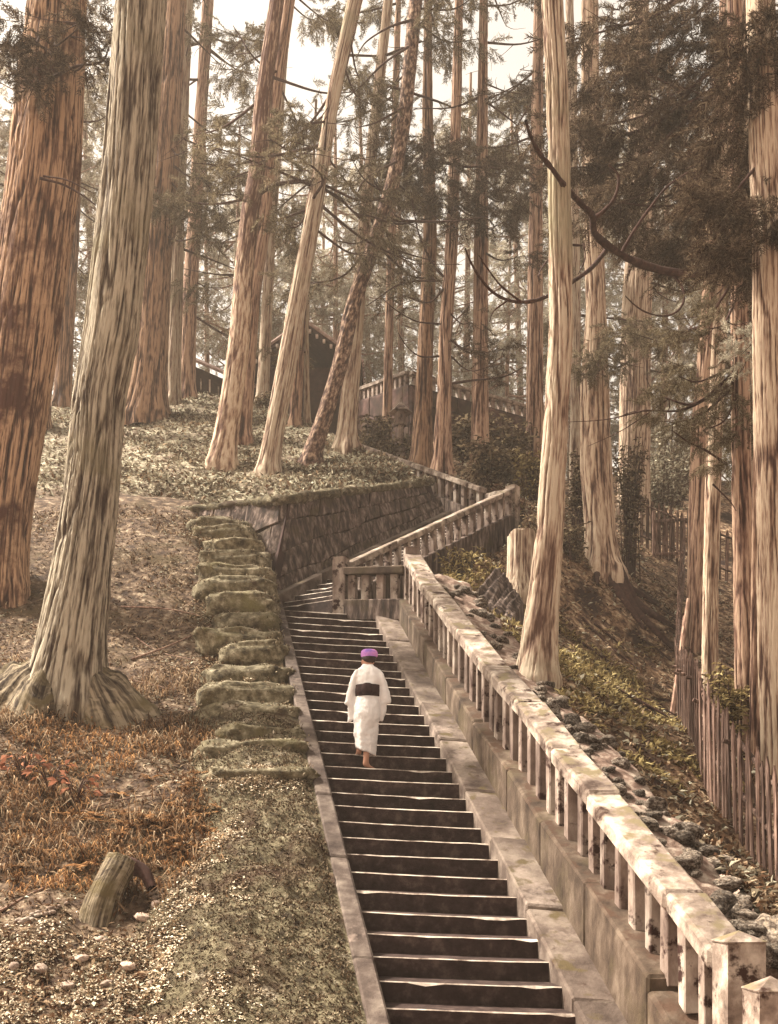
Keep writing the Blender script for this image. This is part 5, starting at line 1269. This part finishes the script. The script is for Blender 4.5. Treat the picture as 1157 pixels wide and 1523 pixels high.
# ------------------------------------------------------------------ right side: cut stump, leaning rock, roots of the stout cedar
sx, sy, sz = P(775, 878, 23.4); sz = float(right_z(sx, sy))
stp = empty('tree_stump', (sx, sy, sz), 'pale cut tree stump above the balustrade by the second flight', 'stump')
th = np.linspace(0, 6.283, 40, endpoint=False); zs = np.linspace(-.3, 1.35, 14); Z, TH = np.meshgrid(zs, th, indexing='ij')
R_ = (.29 + .10 * np.exp(-np.maximum(Z, 0) / .3)) * (1 + .06 * np.abs(np.sin(TH * 6 + Z)) + .03 * np.cos(3 * TH)); top = 1.28 + .07 * np.cos(TH + 1) + .03 * np.sin(5 * TH)
Z2 = np.minimum(Z, top); V = np.stack([sx + R_ * np.cos(TH), sy + R_ * np.sin(TH), sz + Z2], -1).reshape(-1, 3); idx = np.arange(14 * 40).reshape(14, 40); nx = np.roll(idx, -1, 1)
F = np.stack([idx[:-1], nx[:-1], nx[1:], idx[1:]], -1).reshape(-1, 4).tolist() + [list(range(13 * 40, 14 * 40))]
o = mk('stump_body', V, F, M['bark_pale'], stp); at = o.data.attributes.new('bark', 'FLOAT_VECTOR', 'POINT'); at.data.foreach_set('vector', (np.stack([R_ * np.cos(TH), R_ * np.sin(TH), Z], -1).reshape(-1, 3)).astype(np.float32).ravel())
q0, q1, q2, q3 = P(690, 905, 19.6), P(745, 960, 18.6), P(782, 900, 21.3), P(742, 838, 21.8)
lr = empty('leaning_rock', (q1[0], q1[1], float(right_z(q1[0], q1[1]))), 'slanting mossy rock face between the balustrade and the stump', 'rock')
n = 26; uu, vv = np.meshgrid(np.linspace(0, 1, n), np.linspace(0, 1, n), indexing='ij')
G = (q0 * ((1 - uu) * (1 - vv))[..., None] + q1 * (uu * (1 - vv))[..., None] + q2 * (uu * vv)[..., None] + q3 * ((1 - uu) * vv)[..., None])
G[..., 2] += .10 * fbm(uu * 7, vv * 3) + .05 * np.abs(np.sin(uu * 22 + 2 * vnoise(uu * 3, vv * 3))) - .9 * (np.maximum(np.abs(uu - .5), np.abs(vv - .5)) > .48)
idx = np.arange(n * n).reshape(n, n); F = np.stack([idx[:-1, :-1], idx[:-1, 1:], idx[1:, 1:], idx[1:, :-1]], -1).reshape(-1, 4)
mk('rock_face', G.reshape(-1, 3), F, M['wall'], lr, True)
T20 = TREES['T20']; b = T20.axis(T20.zb + .5)
for az, L_, r0 in ((-1.2, 1.5, .20), (-.55, 1.9, .24), (.1, 1.5, .2), (-2.0, 1.1, .17), (-.9, 2.2, .2), (2.6, 1.2, .18)):
    pts = [b + [math.cos(az) * .08, math.sin(az) * .08, .0]]
    for k in (.4, .7, 1.0):
        x, y = b[0] + math.cos(az + .25 * (k - .4)) * L_ * k, b[1] + math.sin(az + .25 * (k - .4)) * L_ * k; pts.append(np.array([x, y, float(right_z(x, y)) + .05 * (1.6 - k)]))
    pa = smooth_path(pts, 14); V, F = root_tube(smooth_path(pts, 20), r0, .05, 16); mk('root', V, F, M['twig'], T20.root, True)
for i in range(10):
    px, py = random.uniform(840, 975), random.uniform(890, 1060); Y = land(px, py, right_z); x = (px - CX) * Y / FPX
    L_ = random.uniform(.6, 1.4); an = random.gauss(0, .5); p = np.array(onr(x, Y)) + [0, 0, .03]; q = np.array(onr(x + L_ * math.cos(an), Y + L_ * math.sin(an))) + [0, 0, .04]
    V, F = tube(smooth_path([p, (p + q) / 2 + rng.normal(0, .03, 3), q], 7), np.linspace(.035, .015, 8 + 0)[:len(smooth_path([p, p, q], 7))], 6)
    tag(mk('fallen_branch', V, F, M['twig'], None, True), 'dark fallen branch lying across the right slope', 'branch', 'fallen branches on the right slope')

for o in list(bpy.data.objects):
    if o.type == 'MESH' and 'bark' in o.data.attributes and 'groove' not in o.data.attributes:
        n = len(o.data.vertices); at = o.data.attributes.new('groove', 'FLOAT', 'POINT')
        at.data.foreach_set('value', np.clip(rng.normal(.72, .22, n), 0, 1).astype(np.float32))
# ------------------------------------------------------------------ haze in the wood
import os
if True:
    V = frame_corners((-158, -128, -2.3), (316, 0, 0), (0, 286, 0), (0, 0, 50)); F = [[0, 2, 3, 1], [4, 5, 7, 6], [0, 1, 5, 4], [2, 6, 7, 3], [0, 4, 6, 2], [1, 3, 7, 5]]
    hm = bpy.data.materials.new('haze_air'); hm.use_nodes = True; N = hm.node_tree.nodes; N.remove(N['Principled BSDF'])
    pv = N.new('ShaderNodeVolumePrincipled'); pv.inputs['Color'].default_value = (1, .87, .75, 1); pv.inputs['Density'].default_value = .0011; pv.inputs['Anisotropy'].default_value = .2
    hm.node_tree.links.new(pv.outputs[0], N['Material Output'].inputs['Volume'])
    tag(mk('haze', V, F, hm), 'pale warm haze hanging between the trees', 'haze', kind='stuff')
# ------------------------------------------------------------------ the person on the steps
M['cotton'] = mat_noise('white_cotton', [(.3, (.66, .63, .62)), (.6, (.78, .75, .73)), (.8, (.82, .80, .79))], 3, stretch=(2.2, 2.2, .8), bump=.55, bscale=5, bdist=.05, rough=.9, rand=0)
M['obi'] = mat_noise('dark_sash', [(.3, (.012, .007, .007)), (.7, (.035, .02, .018))], 20, bump=.2, rand=0)
M['skin'] = mat_noise('skin', [(.3, (.30, .17, .11)), (.7, (.38, .23, .155))], 6, bump=.05, rough=.6, rand=0)
M['hair'] = mat_noise('black_hair', [(.3, (.012, .007, .006)), (.7, (.03, .018, .015))], 40, stretch=(1, 1, .2), bump=.3, rough=.5, rand=0)
M['hat'] = mat_noise('pink_violet_felt', [(.36, (.22, .12, .42)), (.5, (.45, .20, .52)), (.64, (.72, .27, .47))], 7, bump=.2, rand=0)
# which tread carries the standing foot
best = min(range(5, 25), key=lambda i: abs((CY - (.163 + .1926 * i - .044 * 1.35 - CAMZ) * FPX / (9.6 + .361 * i + .1)) - 1152.5))
YF = 9.6 + .361 * best + .074 * 1.3 + .10; ZF = .163 + .1926 * best - .044 * 1.27 + .002
U = YF / FPX / 6.925                                        # metres per enlarged photo pixel
XF = (490 + 390 / 6.925 - CX) * YF / FPX
pr = empty('person', (XF, YF, ZF), 'person in a white kimono with a dark sash and pink cap climbing the steps', 'person')
def lx(v): return XF + (v - 390) * U
def lz(v): return ZF + (1402 - v) * U
def lean(v): return YF + .02 + .17 * max(0, (1150 - v) / 850.0) ** 1.1
def loft(sl, n=22):
    """slices (photo y, x left, x right, half depth, y shift)"""
    V, F = [], []
    th = np.linspace(0, 2 * math.pi, n, endpoint=False)
    for (yy_, a, b, dp, dy) in sl:
        for q in th:
            V.append((lx((a + b) / 2) + (b - a) / 2 * U * math.cos(q), lean(yy_) + dy + dp * math.sin(q), lz(yy_)))
    m = len(sl)
    for i in range(m - 1):
        for j in range(n): F.append([i * n + j, i * n + (j + 1) % n, (i + 1) * n + (j + 1) % n, (i + 1) * n + j])
    F.append(list(range(n))); F.append(list(range((m - 1) * n, m * n))[::-1])
    return np.array(V), F
def join(parts):
    V, F, n = [], [], 0
    for v, f in parts:
        V.append(v); F += [[k + n for k in q] for q in f]; n += len(v)
    return np.vstack(V), F
torso = loft([(268, 352, 432, .045, .03), (290, 338, 448, .06, .02), (318, 312, 474, .085, .01), (348, 272, 518, .10, 0), (400, 254, 540, .115, 0), (470, 258, 530, .12, 0), (520, 268, 514, .12, 0), (640, 266, 512, .12, 0)])
skirt = loft([(600, 268, 510, .12, 0), (660, 263, 511, .13, -.005), (740, 256, 515, .145, -.015), (820, 252, 516, .15, -.01), (900, 250, 510, .15, .02), (980, 251, 502, .15, .05), (1060, 255, 491, .15, .07), (1130, 260, 480, .145, .08), (1165, 264, 472, .14, .08)])
# slanting hem: pull the right side of the last ring lower
V_, F_ = skirt; last = V_[-22:]; last[:, 2] -= np.clip((last[:, 0] - lx(265)) / (lx(470) - lx(265)), 0, 1) * 92 * U; V_[-22:] = last
sl_l = loft([(350, 262, 320, .07, 0), (400, 228, 305, .075, .0), (460, 210, 292, .07, .0), (520, 194, 280, .065, .01), (620, 166, 266, .06, .02), (700, 143, 262, .05, .03), (716, 150, 262, .045, .03), (724, 182, 262, .04, .03), (800, 184, 264, .04, .05), (860, 181, 256, .035, .06), (905, 180, 205, .02, .06)], 18)
sl_r = loft([(350, 462, 522, .07, 0), (400, 478, 556, .075, .0), (460, 488, 580, .07, .0), (520, 500, 598, .065, .01), (620, 507, 626, .06, .02), (690, 510, 636, .05, .03), (704, 509, 628, .045, .03), (712, 508, 592, .04, .03), (800, 510, 584, .04, .05), (860, 514, 562, .035, .06), (892, 520, 545, .02, .06)], 18)
th_ = np.tile(np.linspace(0, 2 * math.pi, 22, endpoint=False), len(V_) // 22); lv = np.repeat(np.linspace(0, 1, len(V_) // 22), 22)
fold = 1 + lv * (.07 * np.sin(4 * th_ + 3.0 * lv + .5) + .05 * np.sin(7 * th_ - 4 * lv))
cxy = V_.reshape(-1, 22, 3).mean(1).repeat(22, 0); V_[:, :2] = cxy[:, :2] + (V_[:, :2] - cxy[:, :2]) * fold[:, None]
V, F = join([torso, (V_, F_), sl_l, sl_r])
ki = mk('kimono', V, F, M['cotton'], pr, True)
rm = ki.modifiers.new('fuse', 'REMESH'); rm.mode = 'VOXEL'; rm.voxel_size = .011; rm.use_smooth_shade = True
sm = ki.modifiers.new('soften', 'SMOOTH'); sm.iterations = 4; sm.factor = .5
tx = bpy.data.textures.new('folds', 'CLOUDS'); tx.noise_scale = .11; tx.noise_depth = 2
dm = ki.modifiers.new('folds', 'DISPLACE'); dm.texture = tx; dm.strength = .03; dm.mid_level = .5; dm.texture_coords = 'LOCAL'
V, F = loft([(512, 266, 516, .135, 0), (516, 260, 520, .142, 0), (575, 260, 519, .144, 0), (630, 262, 516, .143, 0), (636, 268, 512, .135, 0)], 32); mk('obi', V, F, M['obi'], pr, True)
V, F = loft([(505, 360, 420, .03, -.135), (520, 330, 450, .05, -.14), (600, 330, 450, .05, -.14), (620, 345, 435, .03, -.13)], 14)
mk('obi_knot', V, F, M['obi'], pr, True)
V, F = loft([(186, 345, 462, .07, .06), (200, 327, 478, .10, .055), (225, 324, 480, .108, .05), (255, 334, 470, .10, .045), (278, 352, 450, .07, .04), (288, 372, 432, .04, .04)], 24); mk('hair', V, F, M['hair'], pr, True)
V, F = loft([(118, 370, 440, .04, .06), (124, 340, 468, .085, .06), (140, 322, 488, .112, .06), (165, 316, 495, .12, .06), (190, 318, 494, .12, .06), (204, 324, 488, .11, .06)], 26); mk('hat', V, F, M['hat'], pr, True)

# body: one skinned figure (feet, legs, trunk, arms, hands, head)
def sk(p): return (XF + p[0], YF + p[1], ZF + p[2])
JV, JE, JR = [], [], []
def add(p, r, par=None):
    JV.append(sk(p)); JR.append(r); k = len(JV) - 1
    if par is not None: JE.append((par, k))
    return k
pel = add((0, .05, .78), (.11, .09)); che = add((0, .13, 1.12), (.12, .09), pel); nb = add((0, .17, 1.33), (.055, .05), che)
nk = add((0, .19, 1.40), (.045, .045), nb); hd = add((0, .225, 1.465), (.062, .075), nk); ht = add((0, .225, 1.54), (.05, .06), hd)
add((0, .30, 1.47), (.016, .02), hd)
for s in (-1, 1): add((s * .09, .215, 1.475), (.014, .024), hd)
k1 = add((.03, .06, .60), (.07, .07), pel); k2_ = add((.0, .09, .42), (.05, .05), k1); k3 = add((-.012, .03, .22), (.047, .047), k2_); k4 = add((-.018, .0, .085), (.03, .032), k3)
he = add((-.045, -.02, .038), (.032, .034), k4); fo = add((.03, .03, .035), (.036, .026), k4); to = add((.075, .055, .022), (.038, .017), fo)
for j in range(5): add((.098 + .012 * (2 - abs(j - 1.2)), .035 + .012 * j, .013), (.0085, .0085), to)
q1_ = add((-.07, .14, .62), (.07, .07), pel); q2_ = add((-.115, .27, .50), (.05, .05), q1_); q3_ = add((-.12, .30, .34), (.042, .042), q2_); q4_ = add((-.12, .31, .265), (.03, .03), q3_)
add((-.115, .28, .225), (.03, .03), q4_); f2 = add((-.15, .36, .222), (.036, .024), q4_); t2 = add((-.172, .40, .212), (.036, .016), f2)
for j in range(5): add((-.165 - .012 * j, .43 - .006 * j, .204), (.0085, .0085), t2)
for s in (-1, 1):
    sh = add((s * .14, .15, 1.27), (.055, .055), che); el = add((s * .20, .17, 1.02), (.042, .042), sh); wr = add((s * .15, .25, .88), (.026, .026), el); pm = add((s * .13, .28, .82), (.034, .018), wr)
    for j in range(5):
        a = add((s * (.165 - .018 * j), .29 + (.02 if j == 0 else 0), .775 + (.02 if j == 0 else -.004 * (2 - abs(j - 2.5)))), (.009, .009), pm); add((s * (.162 - .018 * j), .31, .745), (.0075, .0075), a)
me = bpy.data.meshes.new('body'); me.from_pydata(JV, JE, []); me.update(); me.materials.append(M['skin'])
bo = bpy.data.objects.new('body', me); col.objects.link(bo); bo.parent = pr; bo.matrix_parent_inverse = Matrix.Translation(pr.location).inverted()
md = bo.modifiers.new('skin', 'SKIN'); md.use_smooth_shade = True
sv = me.skin_vertices[0].data
for i, r in enumerate(JR): sv[i].radius = r if isinstance(r, tuple) else (r, r)
sv[0].use_root = True
ss = bo.modifiers.new('sub', 'SUBSURF'); ss.levels = 2; ss.render_levels = 2
